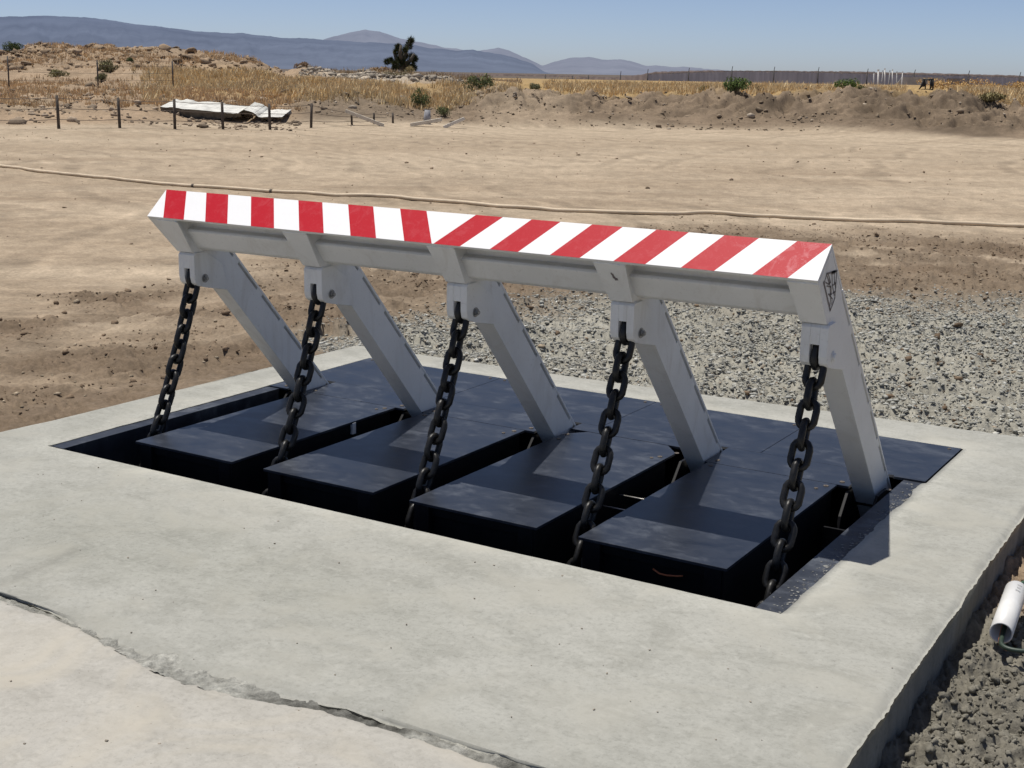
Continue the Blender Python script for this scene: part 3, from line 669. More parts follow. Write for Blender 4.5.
# beam: end plate, back plate and rear tube
b = MB()
b.prism([AP(UE-.012, .0), AP(UE, .0), AP(UE, TH), AP(UE-.012, TH)], XL, XR, .0012)
b.prism([AP(1.318, .0), AP(UE-.0125, .0), AP(UE-.0125, .012), AP(1.318, .012)], XL, XR, .001)
b.prism([AP(1.318, .0005), (.912, .868), (.80, .874), (.766, .889), (.705, .972), (.712, .984), (.750, .992), (.742, 1.085), AP(1.49, .0125), AP(1.33, .0125)], XL+.012, XR-.006, .004)
beam = b.build('beam', WHITE, gate)
arms = []
for i, a in enumerate(AX):
    w2 = .050
    q = MB()
    # box-section arm with a raised back strap carried on stitch welds
    q.prism([AP(-.12, .026), AP(1.30, .026), AP(1.42, .030), AP(1.42, .16), AP(1.10, .172), AP(-.12, .172)], a-w2, a+w2, .004)
    q.prism([AP(-.10, .012), AP(1.31, .012), AP(1.31, .0262), AP(-.10, .0262)], a-w2+.022, a+w2-.022)
    arm = q.build('arm', WHITE, gate)
    q = MB(); q.prism([AP(-.10, 0), AP(1.312, 0), AP(1.312, .012), AP(-.10, .012)], a-w2-.001, a+w2+.001, .002)
    strap = q.build('back_strap', WHITE, arm)
    q = MB()
    for u in np.arange(.02, 1.28, .26):
        q = MB(); q.prism([AP(u, .0115), AP(u+.055, .0115), AP(u+.055, .027), AP(u, .027)], a-w2+.004, a+w2-.001); q.build('stitch_weld', WHITE, strap)
    # neck gusset between strip and lug
    tip = AP(UE-.013, TH-.001); e0 = AP(UE-.013, .014)
    q = MB()
    q.prism([tip, e0, AP(1.30, .020), AP(1.06, .10), AP(1.02, .172), (.830, .700), (.775, .708), (.766, .730), (.766, .846), (.725, .895)], a-w2-.001, a+w2+.001, .003)
    neck = q.build('neck_plate', WHITE, arm)
    # flared upper neck
    q = MB(); bm = q.b
    y0, z0 = AP(UE-.0135, TH-.0005); y1, z1 = (.7395, .862)
    A_ = [bm.verts.new((a-.072 if i else XL, y0, z0)), bm.verts.new((a+(.072 if i < 4 else w2+.0005), y0, z0)), bm.verts.new((a+w2+.0015, y1, z1)), bm.verts.new((a-w2-.0015, y1, z1))]
    B_ = [bm.verts.new((v.co.x, v.co.y+.010, v.co.z+.006)) for v in A_]
    bm.faces.new(A_); bm.faces.new(B_[::-1])
    for k in range(4): bm.faces.new([A_[(k+1) % 4], A_[k], B_[k], B_[(k+1) % 4]])
    q.build('neck_flange', WHITE, arm)
    # clevis lug with slot for the chain
    q = MB()
    cheek = [(.738, .846), (.738, .736), (.746, .708), (.766, .692), (.805, .682), (.975, .646), (.94, .79), (.82, .862), (.748, .858)]
    q.prism(cheek, a-.046, a-.008, .004); q.prism(cheek, a+.028, a+.062, .004)
    q.prism([(.7385, .846), (.7385, .780), (.85, .780), (.82, .857), (.749, .857)], a-.0082, a+.0282, .001)
    lug = q.build('lug', WHITE, arm)
    q = MB(); q.box(a-.0081, a+.0281, .800, .90, .70, .785); q.build('slot_shade', DARKHOLE, lug)  # near-black box added so the slot looks shaded inside
    for sx in (1, -1):
        c = (a+.008+sx*.0545, .808, .727)
        q = MB(); q.disc(c, (sx, 0, 0), .022, .003, 20, .0008); q.disc((c[0]+sx*.003, c[1], c[2]), (sx, 0, 0), .0155, .010, 6, .0012)
        if i < 4: q.disc((c[0]+sx*.013, c[1], c[2]), (sx, 0, 0), .009, .007, 12, .001)
        q.build('bolt', BOLT if i < 4 else WHITE, lug)
for i, a in enumerate(AX):
    arm = [o for o in gate.children if o.name.startswith('arm')][i]
    q = MB(); pts = []
    for k in range(34):
        t = k/33; y = .758+(.93-.758)*t; z = .864-.07*t*t*1.0; pts.append((a+.0515, y, z-.004+random.uniform(-.0012, .0012)))
    q.tube(pts, [.0042+random.uniform(-.0009, .0012) for _ in pts], 6); q.build('weld_bead', WHITE, arm)
    q = MB(); pts = [(a-.070+ (.070+(.070 if i < 4 else .050))*k/30, AP(UE-.014, TH)[0]+.004+random.uniform(-.001, .001), AP(UE-.014, TH)[1]-.004+random.uniform(-.001, .001)) for k in range(31)]
    q.tube(pts, [.0040+random.uniform(-.0009, .0012) for _ in pts], 6); q.build('weld_bead', WHITE, arm)
# emblem on the arm end face
b = MB(); bm = b.b
def stroke(pts, w_=.0045):
    w_ = w_*1.1
    for p0, p1 in zip(pts[:-1], pts[1:]):
        P = [Vector((XR+.0022, *at(810+p0[0]/10.98, 255+p0[1]/10.97, 0, XR)[1:])), Vector((XR+.0022, *at(810+p1[0]/10.98, 255+p1[1]/10.97, 0, XR)[1:]))]
        d = (P[1]-P[0]).normalized(); n = Vector((0, -d.z, d.y))*w_*.5; d = d*w_*.4
        bm.faces.new([bm.verts.new(v) for v in (P[0]-d+n, P[0]-d-n, P[1]+d-n, P[1]+d+n)])
    return
for pts, w_ in [(([(146,300),(216,604)]), .010), ([(178,206),(292,174)], .007), ([(290,176),(268,470),(220,606)], .007), ([(150,310),(180,206)], .005),
           ([(272,182),(236,196)], .012), ([(236,200),(240,330),(262,440)], .006), ([(182,225),(215,340),(224,470),(214,560)], .006), ([(196,212),(222,300),(196,320),(166,300)], .005),
           ([(180,340),(226,350),(230,430),(196,430)], .005), ([(206,440),(240,480),(232,540)], .005), ([(250,330),(282,300)], .005), ([(244,420),(272,400)], .005), ([(205,230),(208,300)], .004), ([(262,200),(264,300),(278,360)], .006)]:
    stroke(pts, w_)
b.build('emblem', INK, gate)
b = MB(); bm = b.b
for (x0, z0, x1, z1) in [(2.631, .988, 2.636, .982), (2.634, .984, 2.642, .966), (2.640, .966, 2.654, .958), (2.640, .972, 2.646, .960)]:
    for w_ in (0,):
        t = lambda z: .6175+(1.0298-z)*((.7395-.6175)/(1.0298-.862))-.0014
        bm.faces.new([bm.verts.new(v) for v in ((x0, t(z0), z0), (x1, t(z0), z0+.002), (x1+.003, t(z1), z1), (x0+.002, t(z1), z1-.002))])
b.build('paint_chip', INK, gate)

# ------------------------------------------------------------------ chains
def link_mesh():
    q = MB(); L, Wd, r = .1305, .094, .0142
    hl = L/2-r; hw = Wd/2-r; pts = []
    for k in range(8): t = math.pi*k/8; pts.append((hw*math.cos(t), 0, hl-hw+hw*math.sin(t)*1.05))
    for k in range(8): t = math.pi+math.pi*k/8; pts.append((hw*math.cos(t), 0, -(hl-hw)+hw*math.sin(t)*1.05))
    q.tube(pts, r, 12, closed=True)
    bmesh.ops.recalc_face_normals(q.b, faces=q.b.faces)
    me = bpy.data.meshes.new('link'); q.b.to_mesh(me); q.b.free(); me.materials.append(CHAIN)
    for p in me.polygons: p.use_smooth = True
    return me
LM = link_mesh(); PITCH = .0765
LABC = ['heavy dark chain hanging from the leftmost white arm', 'heavy dark chain on the second white arm from the left', 'heavy dark chain on the middle white arm', 'heavy dark chain on the fourth white arm, left of the end arm', 'heavy dark chain hanging from the rightmost white arm']
for i, a in enumerate(AX):
    a = a+.010; P0 = Vector((a, .786, .738)); P2 = Vector((a, .275, -.400)); mid = (P0+P2)/2; P1 = mid+Vector((0, .062 + .015*math.sin(i*2.1), -.06))
    bz = lambda t: P0*(1-t)**2+P1*2*t*(1-t)+P2*t*t
    ts = np.linspace(0, 1, 800); pp = [bz(t) for t in ts]; cum = [0]
    for k in range(1, 800): cum.append(cum[-1]+(pp[k]-pp[k-1]).length)
    n = int(cum[-1]/(PITCH)); pit = cum[-1]/n
    ch = empty('chain', P2, LABC[i], 'chain', 'chains holding up the barrier arms')
    tw0 = [.0, .25, -.12, .05, .1][i]
    for k in range(n+1):
        s = k*pit; j = min(range(800), key=lambda q_: abs(cum[q_]-s)); c = pp[j]
        d = (pp[max(j-8, 0)]-pp[min(j+8, 799)]).normalized()
        X = Vector((1, 0, 0)); Y = d.cross(X).normalized(); X = Y.cross(d)
        ang = (math.pi/2 if k % 2 == 0 else 0) + tw0*(k/n)*2 + random.uniform(-.16, .16)*(k > 0)
        X2 = X*math.cos(ang)+Y*math.sin(ang); Y2 = d.cross(X2)
        o = bpy.data.objects.new('link', LM); COL.objects.link(o); o.parent = ch
        mw = Matrix(((X2.x, Y2.x, d.x, c.x), (X2.y, Y2.y, d.y, c.y), (X2.z, Y2.z, d.z, c.z), (0, 0, 0, 1)))
        o.matrix_basis = Matrix.Translation(-P2) @ mw

# ------------------------------------------------------------------ small things at the pit
q = MB(); p0 = at(653, 569, 1, .312); p1 = at(683, 576, 1, .312)
q.tube([(p0[0], .3125, p0[2]), (p0[0]+.03, .306, p0[2]-.010), ((p0[0]+p1[0])/2, .303, (p0[2]+p1[2])/2-.009), (p1[0]-.02, .306, p1[2]-.003), (p1[0], .3125, p1[2])], .0036, 8)
o = q.build('orange_strap', simple('orange_copper', (.55, .16, .06), .45, .2)); setorigin(o, (p0[0], .31, p0[2])); tag(o, 'short bent orange copper strap on front of the right cover panel', 'strap')
pt = at(352, 428, 0, PX[0]+PWD-.013)
q = MB(); q.box(pt[0], pt[0]+.016, pt[1]-.014, pt[1]+.014, pt[2]-.03, pt[2]+.03, .003)  # plain white block put in for a small white spot in the slot
o = q.build('white_block', simple('plain_white', (.8, .8, .8), .6, .03)); setorigin(o, pt); tag(o, 'small white block in the slot between the two left cover panels', 'tag')

# ------------------------------------------------------------------ scattered stones
ICO = None
def ico():
    bm = bmesh.new(); bmesh.ops.create_icosphere(bm, subdivisions=1, radius=1); V = np.array([v.co[:] for v in bm.verts]); Fc = np.array([[v.index for v in f.verts] for f in bm.faces]); bm.free(); return V, Fc
def ico2():
    bm = bmesh.new(); bmesh.ops.create_icosphere(bm, subdivisions=2, radius=1); V = np.array([v.co[:] for v in bm.verts]); Fc = np.array([[v.index for v in f.verts] for f in bm.faces]); bm.free(); return V, Fc
def stones(name, pts, size, cols, mat, label, kind='stuff', flat=.62, hi=False, sink=.25, rough=.28):
    V0, F0 = ico2() if hi else ico(); n = len(pts); k = len(V0)
    variants = []
    for s in range(24):
        r = np.random.default_rng(100+s); sc = 1+(r.random(k)-.5)*2*rough
        v = V0*sc[:, None]*np.array([1, .55+.45*r.random(), .45+.4*r.random()]); 
        # planar chops give angular faces
        for _ in range(3):
            nn = r.normal(size=3); nn /= np.linalg.norm(nn); dd = v@nn; lim = .45+.2*r.random(); v = v-np.outer(np.maximum(dd-lim, 0), nn)
        variants.append(v)
    variants = np.array(variants)
    idx = RNG.integers(0, 24, n); v = variants[idx]
    # random rotations
    q = RNG.normal(size=(n, 4)); q /= np.linalg.norm(q, axis=1)[:, None]; a, b_, c, d = q.T
    Rm = np.stack([1-2*(c*c+d*d), 2*(b_*c-a*d), 2*(b_*d+a*c), 2*(b_*c+a*d), 1-2*(b_*b_+d*d), 2*(c*d-a*b_), 2*(b_*d-a*c), 2*(c*d+a*b_), 1-2*(b_*b_+c*c)], -1).reshape(n, 3, 3)
    v = np.einsum('nij,nkj->nki', Rm, v)*size[:, None, None]; v[..., 2] *= flat
    P = np.array(pts); v = v+P[:, None, :]; v[..., 2] += (size*flat*(.5-sink))[:, None]
    Fc = (F0[None]+(np.arange(n)*k)[:, None, None]).reshape(-1, 3)
    o = npmesh(name, v.reshape(-1, 3), Fc, mat, col=np.repeat(cols, k, axis=0))
    return tag(o, label, kind=kind) if kind else o
def onground(x, y): return np.stack([x, y, terrain_z(x, y)], -1)
def in_view(x, y, z=0, m=60):
    P = np.stack([x, y, np.zeros_like(x)+z], -1)-CO; wv = P@FW
    u = 512+F*(P@RT)/wv; v = 384-F*(P@UP)/wv
    return (wv > .3)*(u > -m)*(u < 1024+m)*(v > -m)*(v < 768+m)

# crushed gravel behind the slab
n = 400000; x = RNG.uniform(-2.2, 9.5, n); y = RNG.uniform(2.3, 9.2, n)
keep = (RNG.random(n) < np.clip(gravel_mask(x, y)*1.25, 0, 1))*in_view(x, y, 0, 350); x = x[keep]; y = y[keep]
ins = ~((x > -.33)*(x < 4.16)*(y < 2.62+.3*(x+.4)/4.57+.02)); x = x[ins]; y = y[ins]
sz = np.clip(RNG.lognormal(math.log(.0076), .55, len(x)), .004, .026); kp = RNG.random(len(x)) < .45+.75*sm(-.35, .1, fbm(x*1.1, y*1.1, 125)); x, y, sz = x[kp], y[kp], sz[kp]

t = RNG.random((len(x), 1)); pal = np.where(t < .62, np.array([.355, .35, .31]), np.where(t < .86, np.array([.45, .445, .405]), np.where(t < .97, np.array([.25, .24, .21]), np.array([.33, .28, .215]))))
cols = pal*(.78+.4*RNG.random((len(x), 1)))
print('gravel', len(x))
stones('gravel', onground(x, y), sz, cols, STONE, 'crushed grey green gravel spread behind the slab', sink=.14, flat=.5, rough=.5)
# churned brown clods
n = 150000; x = RNG.uniform(-9, 9, n); y = RNG.uniform(-2, 14, n)
m_ = brown_mask(x, y)*(1-.6*gravel_mask(x, y)); keep = (RNG.random(n) < m_*.9*(.35+.65*sm(-.1, .35, fbm(x*1.3, y*1.3, 120))))*in_view(x, y); x = x[keep]; y = y[keep]
ins = ~((x > -.42)*(x < 4.16)*(y > -1.5)*(y < 2.62+.3*(x+.4)/4.57+.03)); x = x[ins]; y = y[ins]
sz = np.clip(RNG.lognormal(math.log(.0072), .65, len(x)), .003, .042); t = RNG.random((len(x), 1))
kk = ~((x > -.62)*(y < 3.0)*(x < 4)); x, y, sz, t = x[kk], y[kk], sz[kk], t[kk]
cols = np.where(t < .8, np.array([.20, .145, .098]), np.array([.35, .285, .205]))*(.65+.6*RNG.random((len(x), 1)))
print('clods', len(x))
stones('brown_soil_clods', onground(x, y), sz, cols, CLOD, 'churned brown soil clods in the yard', rough=.4)
# sparse pebbles on the yard
n = 2600; x = RNG.uniform(-30, 12, n); y = RNG.uniform(-2, 34, n); keep = in_view(x, y); x = x[keep]; y = y[keep]
ins = ~((x > -.5)*(x < 4.3)*(y > -7)*(y < 3.1)) * ~((x > -7)*(y < -1.2)*(x < 4.3)); x = x[ins]; y = y[ins]
dd = np.hypot(x-CO[0], y-CO[1]); sz = np.clip(RNG.lognormal(math.log(.007), .6, len(x)), .004, .05)*(1+dd*.02)
cols = np.array([.30, .225, .155])*(.65+.6*RNG.random((len(x), 1)))
stones('loose_pebbles', onground(x, y), sz, cols, STONE, 'loose pebbles scattered over the sandy yard')
# grey clods beside the slab on the right
n = 80000; x = RNG.uniform(4.19, 7.6, n); y = RNG.uniform(-2.4, 2.6, n); keep = in_view(x, y, -.12, 450)*(RNG.random(n) < .75); x = x[keep]; y = y[keep]
sz = np.clip(RNG.lognormal(math.log(.0058), .62, len(x)), .003, .030); t = RNG.random((len(x), 1)); br = sm(.75, 1.1, y)[:, None]
cols = (np.array([.205, .192, .158])*(1-br)+np.array([.34, .255, .175])*br)*(.72+.5*t)
print('grey', len(x))
stones('grey_soil_clods', onground(x, y), sz, cols, CLOD, 'crumbly grey soil clods along the right side of the slab', hi=True, rough=.42, flat=.85)
# grit on slab and pavement
n = 260; x = RNG.uniform(-.3, 4.1, n); y = RNG.uniform(-3.0, -.1, n)
zz = np.where(y > -1.37, .001, -.006); sz = np.clip(RNG.lognormal(math.log(.0028), .5, n), .0015, .010)
cols = np.array([.24, .21, .17])*(.9+.9*RNG.random((n, 1)))
m2 = 420; xx = W-.005-np.abs(RNG.normal(0, .030, m2)); yy = RNG.uniform(.02, 1.78, m2)
stones('concrete_splatter', np.stack([xx, yy, np.full(m2, -.0085)], -1), np.clip(RNG.lognormal(math.log(.0035), .6, m2), .0015, .013), np.array([.26, .258, .245])*(.7+.5*RNG.random((m2, 1))), STONE, 'pale concrete splatter on the steel ledge', flat=.25)
stones('grit', np.stack([x, y, zz], -1), sz, cols, STONE, 'grit and small crumbs lying on the concrete')

# broken rock on the left mound and along the bank
def cd_pt(c, d):
    p = far(c, 100, d); return p[0], p[1]
def scatter(n, c0, c1, d0, d1):
    c = RNG.uniform(c0, c1, n); d = RNG.uniform(d0, d1, n)
    P = np.array([cd_pt(a, b_) for a, b_ in zip(c, d)]); return P[:, 0], P[:, 1], c, d
x, y, c, d = scatter(5200, -120, 284, 64, 81.5)
keep = RNG.random(len(x)) < (sm(68, 78, d)*.6+.03)*(.2+.8*sm(-.1, .3, fbm(x*.3, y*.3, 130))); x, y, c, d = x[keep], y[keep], c[keep], d[keep]
sz = np.clip(RNG.lognormal(math.log(.10), .6, len(x)), .03, .42); cols = np.array([.29, .215, .145])*(.6+.65*RNG.random((len(x), 1)))
stones('rock_rubble', onground(x, y), sz, cols, STONE, 'broken brown rock rubble heaped on the left mound', rough=.45, hi=True)
x, y, c, d = scatter(2600, 300, 486, 73, 82)
sz = np.clip(RNG.lognormal(math.log(.085), .55, len(x)), .03, .34); cols = np.array([.42, .365, .295])*(.5+.6*RNG.random((len(x), 1)))
stones('pale_rubble', onground(x, y), sz, cols, STONE, 'low ridge of pale broken rubble before the mountains', rough=.45)
x, y, c, d = scatter(3600, 300, 1150, 49, 57); keep = RNG.random(len(x)) < .4+.6*sm(-.1, .3, fbm(x*.5, y*.5, 140)); x, y, c, d = x[keep], y[keep], c[keep], d[keep]
sz = np.clip(RNG.lognormal(math.log(.045), .6, len(x)), .02, .24); t = RNG.random((len(x), 1))
cols = np.where(t < .85, np.array([.25, .195, .138]), np.array([.38, .32, .25]))*(.75+.45*RNG.random((len(x), 1)))
stones('bank_rubble', onground(x, y), sz, cols, CLOD, 'dirt lumps and stones on the face of the spoil bank', rough=.45)
x, y, c, d = scatter(1500, -60, 300, 44, 62)
sz = np.clip(RNG.lognormal(math.log(.06), .6, len(x)), .02, .3); cols = np.array([.33, .26, .19])*(.5+.8*RNG.random((len(x), 1)))
stones('slope_stones', onground(x, y), sz, cols, STONE, 'stones strewn on the slope behind the wire fence', rough=.45)

# ------------------------------------------------------------------ dry grass
def blades(name, x, y, h, cols, label, wd=.018, per=5, parent=None, kind='stuff'):
    n = len(x); z = terrain_z(x, y)
    X = np.repeat(x, per)+RNG.normal(0, .07, n*per); Y = np.repeat(y, per)+RNG.normal(0, .07, n*per); Z = np.repeat(z, per)-.04
    Hh = np.repeat(h, per)*RNG.uniform(.55, 1.15, n*per); a = RNG.uniform(0, 2*np.pi, n*per); le = RNG.uniform(.05, .5, n*per)*Hh; b_ = RNG.uniform(0, 2*np.pi, n*per)
    dx = np.cos(a)*wd; dy = np.sin(a)*wd
    P0 = np.stack([X-dx, Y-dy, Z], -1); P1 = np.stack([X+dx, Y+dy, Z], -1)
    P2 = np.stack([X+np.cos(b_)*le*.4+dx*.9, Y+np.sin(b_)*le*.4+dy*.9, Z+Hh*.6], -1); P3 = np.stack([X+np.cos(b_)*le, Y+np.sin(b_)*le, Z+Hh], -1)
    V = np.stack([P0, P1, P2, P3], 1).reshape(-1, 3); m = n*per; Fq = np.arange(m*4).reshape(m, 4)
    C = np.repeat(cols, per*4, axis=0)*np.tile(np.array([.85, .85, 1.0, 1.08]), m)[:, None]
    o = npmesh(name, V, Fq, LEAFV, col=C); return tag(o, label, kind=kind)
def gold(n): 
    t = RNG.random((n, 1)); return (np.array([.82, .67, .41])*(1-t)+np.array([.74, .57, .32])*t)*(.80+.4*RNG.random((n, 1)))
x, y, c, d = scatter(15000, 545, 1150, 57, 92); keep = RNG.random(len(x)) < .25+.75*sm(-.35, .1, fbm(x*.16, y*.16, 150)); x, y, c, d = x[keep], y[keep], c[keep], d[keep]
gap = ~((c > 855)*(c < 962)*(d < 75)*(RNG.random(len(c)) < .85)) * ~((c > 905)*(c < 950)*(d < 92)) * ~((c > 905)*(c < 950)*(d > 73)); x, y, c, d = x[gap], y[gap], c[gap], d[gap]
blades('dry_grass', x, y, .42+.22*fbm(x*.3, y*.3, 151), gold(len(x)), 'tall golden dry grass on top of the right bank', .022)
x, y, c, d = scatter(11000, 130, 520, 52.5, 70); keep = RNG.random(len(x)) < sm(-.3, .15, fbm(x*.2, y*.2, 160))*sm(120, 210, c)*(1-.65*sm(455, 480, c)); x, y, c, d = x[keep], y[keep], c[keep], d[keep]
blades('straw_grass', x, y, .34+.18*fbm(x*.3, y*.3, 161), gold(len(x)), 'straw coloured grass on the slope behind the white debris', .022)
x, y, c, d = scatter(21000, -100, 300, 50, 81.5); keep = RNG.random(len(x)) < sm(-.25, .35, fbm(x*.25, y*.25, 170))*.8; x, y, c, d = x[keep], y[keep], c[keep], d[keep]
blades('mound_grass', x, y, .22+.12*fbm(x*.3, y*.3, 171), gold(len(x))*np.array([.92, .86, .86]), 'short dry grass on the left mound', .02)
x, y, c, d = scatter(2500, 960, 1150, 55.5, 62); blades('slope_grass', x, y, .2+.1*fbm(x, y, 181), gold(len(x)), 'thin dry grass on the slope at the far right', .02)
x, y, c, d = scatter(2000, 300, 520, 80, 92); blades('ridge_grass', x, y, .35+.35*np.clip(fbm(x*.2, y*.2, 191), 0, 1), gold(len(x))*np.array([.7, .68, .75]), 'dull dry brush behind the pale rubble ridge', .02)

# ------------------------------------------------------------------ shrubs
def shrub(c, row, d, wpx, hpx, hue, label, name='shrub', group='green shrubs on the bank', dens=1.0):
    g = far(c, row, d); gx, gy = g[0], g[1]; gz = float(terrain_z(np.array([gx]), np.array([gy]))[0]); zb = min(gz, g[2]) if abs(gz-g[2]) < .6 else gz
    zb = gz-.03
    sc = d/F; w_ = wpx*sc/2; h_ = max(hpx*sc, g[2]+hpx*sc-zb)
    root = empty(name, (gx, gy, zb), label, 'shrub', group)
    n = int(1500*dens); t = RNG.random(n); ph = RNG.uniform(0, 2*np.pi, n)
    # several lobes
    K = 7; lc = np.stack([RNG.normal(0, .42, K)*w_, RNG.normal(0, .42, K)*w_, RNG.uniform(.3, .7, K)*h_], -1); lr = RNG.uniform(.38, .62, K)
    k = RNG.integers(0, K, n); v = RNG.normal(size=(n, 3)); v /= np.linalg.norm(v, axis=1)[:, None]; rr = RNG.uniform(.55, 1.08, n)[:, None]
    P = lc[k]+v*rr*lr[k][:, None]*np.array([w_, w_, h_*.62]); P[:, 2] = np.clip(P[:, 2], .02, None)
    P += np.array([gx, gy, zb]); s = RNG.uniform(.025, .06, n)*max(.6, min(1.4, w_/.5))
    a = RNG.normal(size=(n, 3)); a /= np.linalg.norm(a, axis=1)[:, None]; b_ = np.cross(a, RNG.normal(size=(n, 3))); b_ /= np.linalg.norm(b_, axis=1)[:, None]
    a[:, 2] += .6
    V = np.stack([P-b_*s[:, None]*.5, P+a*s[:, None]*.5+b_*0, P+b_*s[:, None]*.5, P-a*s[:, None]*.9], 1).reshape(-1, 3)
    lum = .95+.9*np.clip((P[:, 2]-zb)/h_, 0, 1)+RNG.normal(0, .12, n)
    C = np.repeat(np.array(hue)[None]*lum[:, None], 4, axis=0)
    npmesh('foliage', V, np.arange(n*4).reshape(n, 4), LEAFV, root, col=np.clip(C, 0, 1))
    q = MB()
    for j in range(7):
        e = lc[j % K]; q.tube([(gx, gy, zb-.05), (gx+e[0]*.4, gy+e[1]*.4, zb+e[2]*.5), (gx+e[0], gy+e[1], zb+e[2]*1.1)], [.02, .014, .006], 5)
    q.build('stem', simple('shrub_stem', (.12, .09, .06), .9), root)
GRN = (.085, .105, .040); OLV = (.155, .145, .070); DGR = (.055, .07, .03)
for a_ in [
 (733, 99, 54.6, 27, 18, (.075, .105, .035), 'rounded bright green shrub on the bank, biggest one right of centre'),
 (754, 92, 62, 16, 9, (.17, .12, .06), 'brownish low shrub just right of the big rounded green one'),
 (845, 95, 56, 19, 12, (.085, .12, .035), 'small rounded green shrub left of the white pipes'),
 (861, 101, 55, 10, 9, OLV, 'tiny olive shrub on the bank edge below the small rounded one'),
 (483, 99, 57, 26, 15, (.12, .135, .065), 'grey green shrub at top of the dirt pile beside the low post'),
 (421, 114, 53, 20, 22, (.085, .10, .042), 'tall grey green shrub in the gully behind the leaning white post'),
 (445, 122, 50.5, 15, 12, (.095, .105, .05), 'low shrub at foot of the bank right of the leaning white post'),
 (14, 56, 79, 18, 11, DGR, 'dark round shrub on the crest at the far left'),
 (57, 79, 68, 15, 8, OLV, 'olive shrub low on the left mound'),
 (107, 73, 70, 22, 13, (.15, .14, .075), 'wide olive shrub in the middle of the left mound'),
 (101, 79, 66, 12, 7, (.10, .10, .05), 'small dark shrub beside the tall middle fence post'),
 (131, 66, 73, 9, 6, DGR, 'very small dark green shrub near the top of the left mound'),
 (705, 96, 58, 18, 9, (.16, .13, .06), 'dry olive tuft left of the big rounded green shrub'),
 (991, 117, 54, 28, 10, (.19, .16, .08), 'faded sage shrub on the grassy slope at the far right'),
 (395, 84, 76, 22, 8, (.20, .17, .11), 'greyish brush in front of the spiky tree'),
 (411, 73, 83, 17, 7, (.19, .155, .08), 'small yellow green bush at the foot of the spiky tree'),
 (537, 88, 58, 14, 6, (.12, .12, .07), 'low grey bush on the crest of the central dirt pile'),
 ]: shrub(*a_)
for a_ in [(380, 76, 83, 26, 9, (.22, .15, .08), 'reddish brown brush heap left of the spiky tree on the ridge'), (303, 72, 80, 16, 8, (.20, .14, .09), 'brown brush on the small hump right of the mound'),
           (1006, 92, 90, 40, 10, (.34, .23, .10), 'golden bush in front of the slatted fence at right'), (955, 93, 90, 60, 13, (.40, .27, .12), 'broad golden bush heap right of the black stand')]:
    shrub(*a_, name='dry_bush', group='dry bushes near the horizon', dens=1.3)

# ------------------------------------------------------------------ Joshua tree
def joshua():
    d = 84.0; g = far(403, 73, d); gz = float(terrain_z(np.array([g[0]]), np.array([g[1]]))[0]); B = np.array([g[0], g[1], gz-.1])
    root = empty('joshua_tree', B, 'spiky dark green branching desert tree standing alone on the ridge', 'tree')
    sc = d/F
    def P(c, row, dy=0): p = far(c, row, d+dy); return p
    limbs = [[(402, 74, 0), (403, 66, 0), (404, 58, 0), (407, 48, 0), (411, 40, 0)], [(403, 64, 0), (396, 58, .3), (394, 52, .5), (399, 48, .4)], [(404, 66, 0), (411, 60, -.3), (414, 54, -.4)],
             [(402, 70, 0), (397, 65, .2), (391, 61, .3), (387, 62, .3)], [(403, 60, 0), (407, 55, .5), (405, 50, .7)], [(396, 66, .2), (393, 68, 0), (391, 71, 0)], [(403, 62, 0), (400, 55, -.5), (401, 45, -.5)], [(405, 66, 0), (409, 68, .2), (412, 64, .4)]]
    q = MB(); tips = []
    for L in limbs:
        pts = [P(*p) for p in L]; rr = list(np.linspace(.16, .07, len(pts))); q.tube([tuple(p) for p in pts], rr, 7)
        for a, b_ in zip(pts[:-1], pts[1:]):
            for t in np.linspace(0, 1, 7): tips.append(a*(1-t)+b_*t)
    q.b.verts.ensure_lookup_table(); q.build('trunk', simple('joshua_bark', (.10, .085, .065), .95, .3, 12), root)
    lobes = [(411,41,3.6),(409,46,4.2),(405,50,3.2),(398,47,3.0),(397,52,3.6),(404,56,5.0),(412,57,4.4),(402,62,5.2),(411,63,5.4),(406,68,5.6),(387,62,3.2),(391,60.5,2.6),(395,64,3.6),(395,69,3.4),(415,59,3.2),(414,68,3.2),(400,58,3.6)]
    n = 9500; k = RNG.integers(0, len(lobes), n); LB = np.array([list(P(c_, r_, RNG.uniform(-.35, .35)))+[r0*sc] for c_, r_, r0 in lobes])
    v = RNG.normal(size=(n, 3)); v /= np.linalg.norm(v, axis=1)[:, None]; O = LB[k, :3]+v*(LB[k, 3]*RNG.uniform(.2, .80, n))[:, None]; v[:, 2] += .2
    L = RNG.uniform(.08, .20, n)[:, None]; s = np.cross(v, RNG.normal(size=(n, 3))); s /= np.linalg.norm(s, axis=1)[:, None]
    V = np.stack([O-s*.013, O+s*.013, O+v*L], 1).reshape(-1, 3); hue = np.array([.060, .068, .030])*(.6+.9*RNG.random((n, 1)))
    npmesh('crown', V, np.arange(n*3).reshape(n, 3), LEAFV, root, col=np.repeat(hue, 3, axis=0))
joshua()

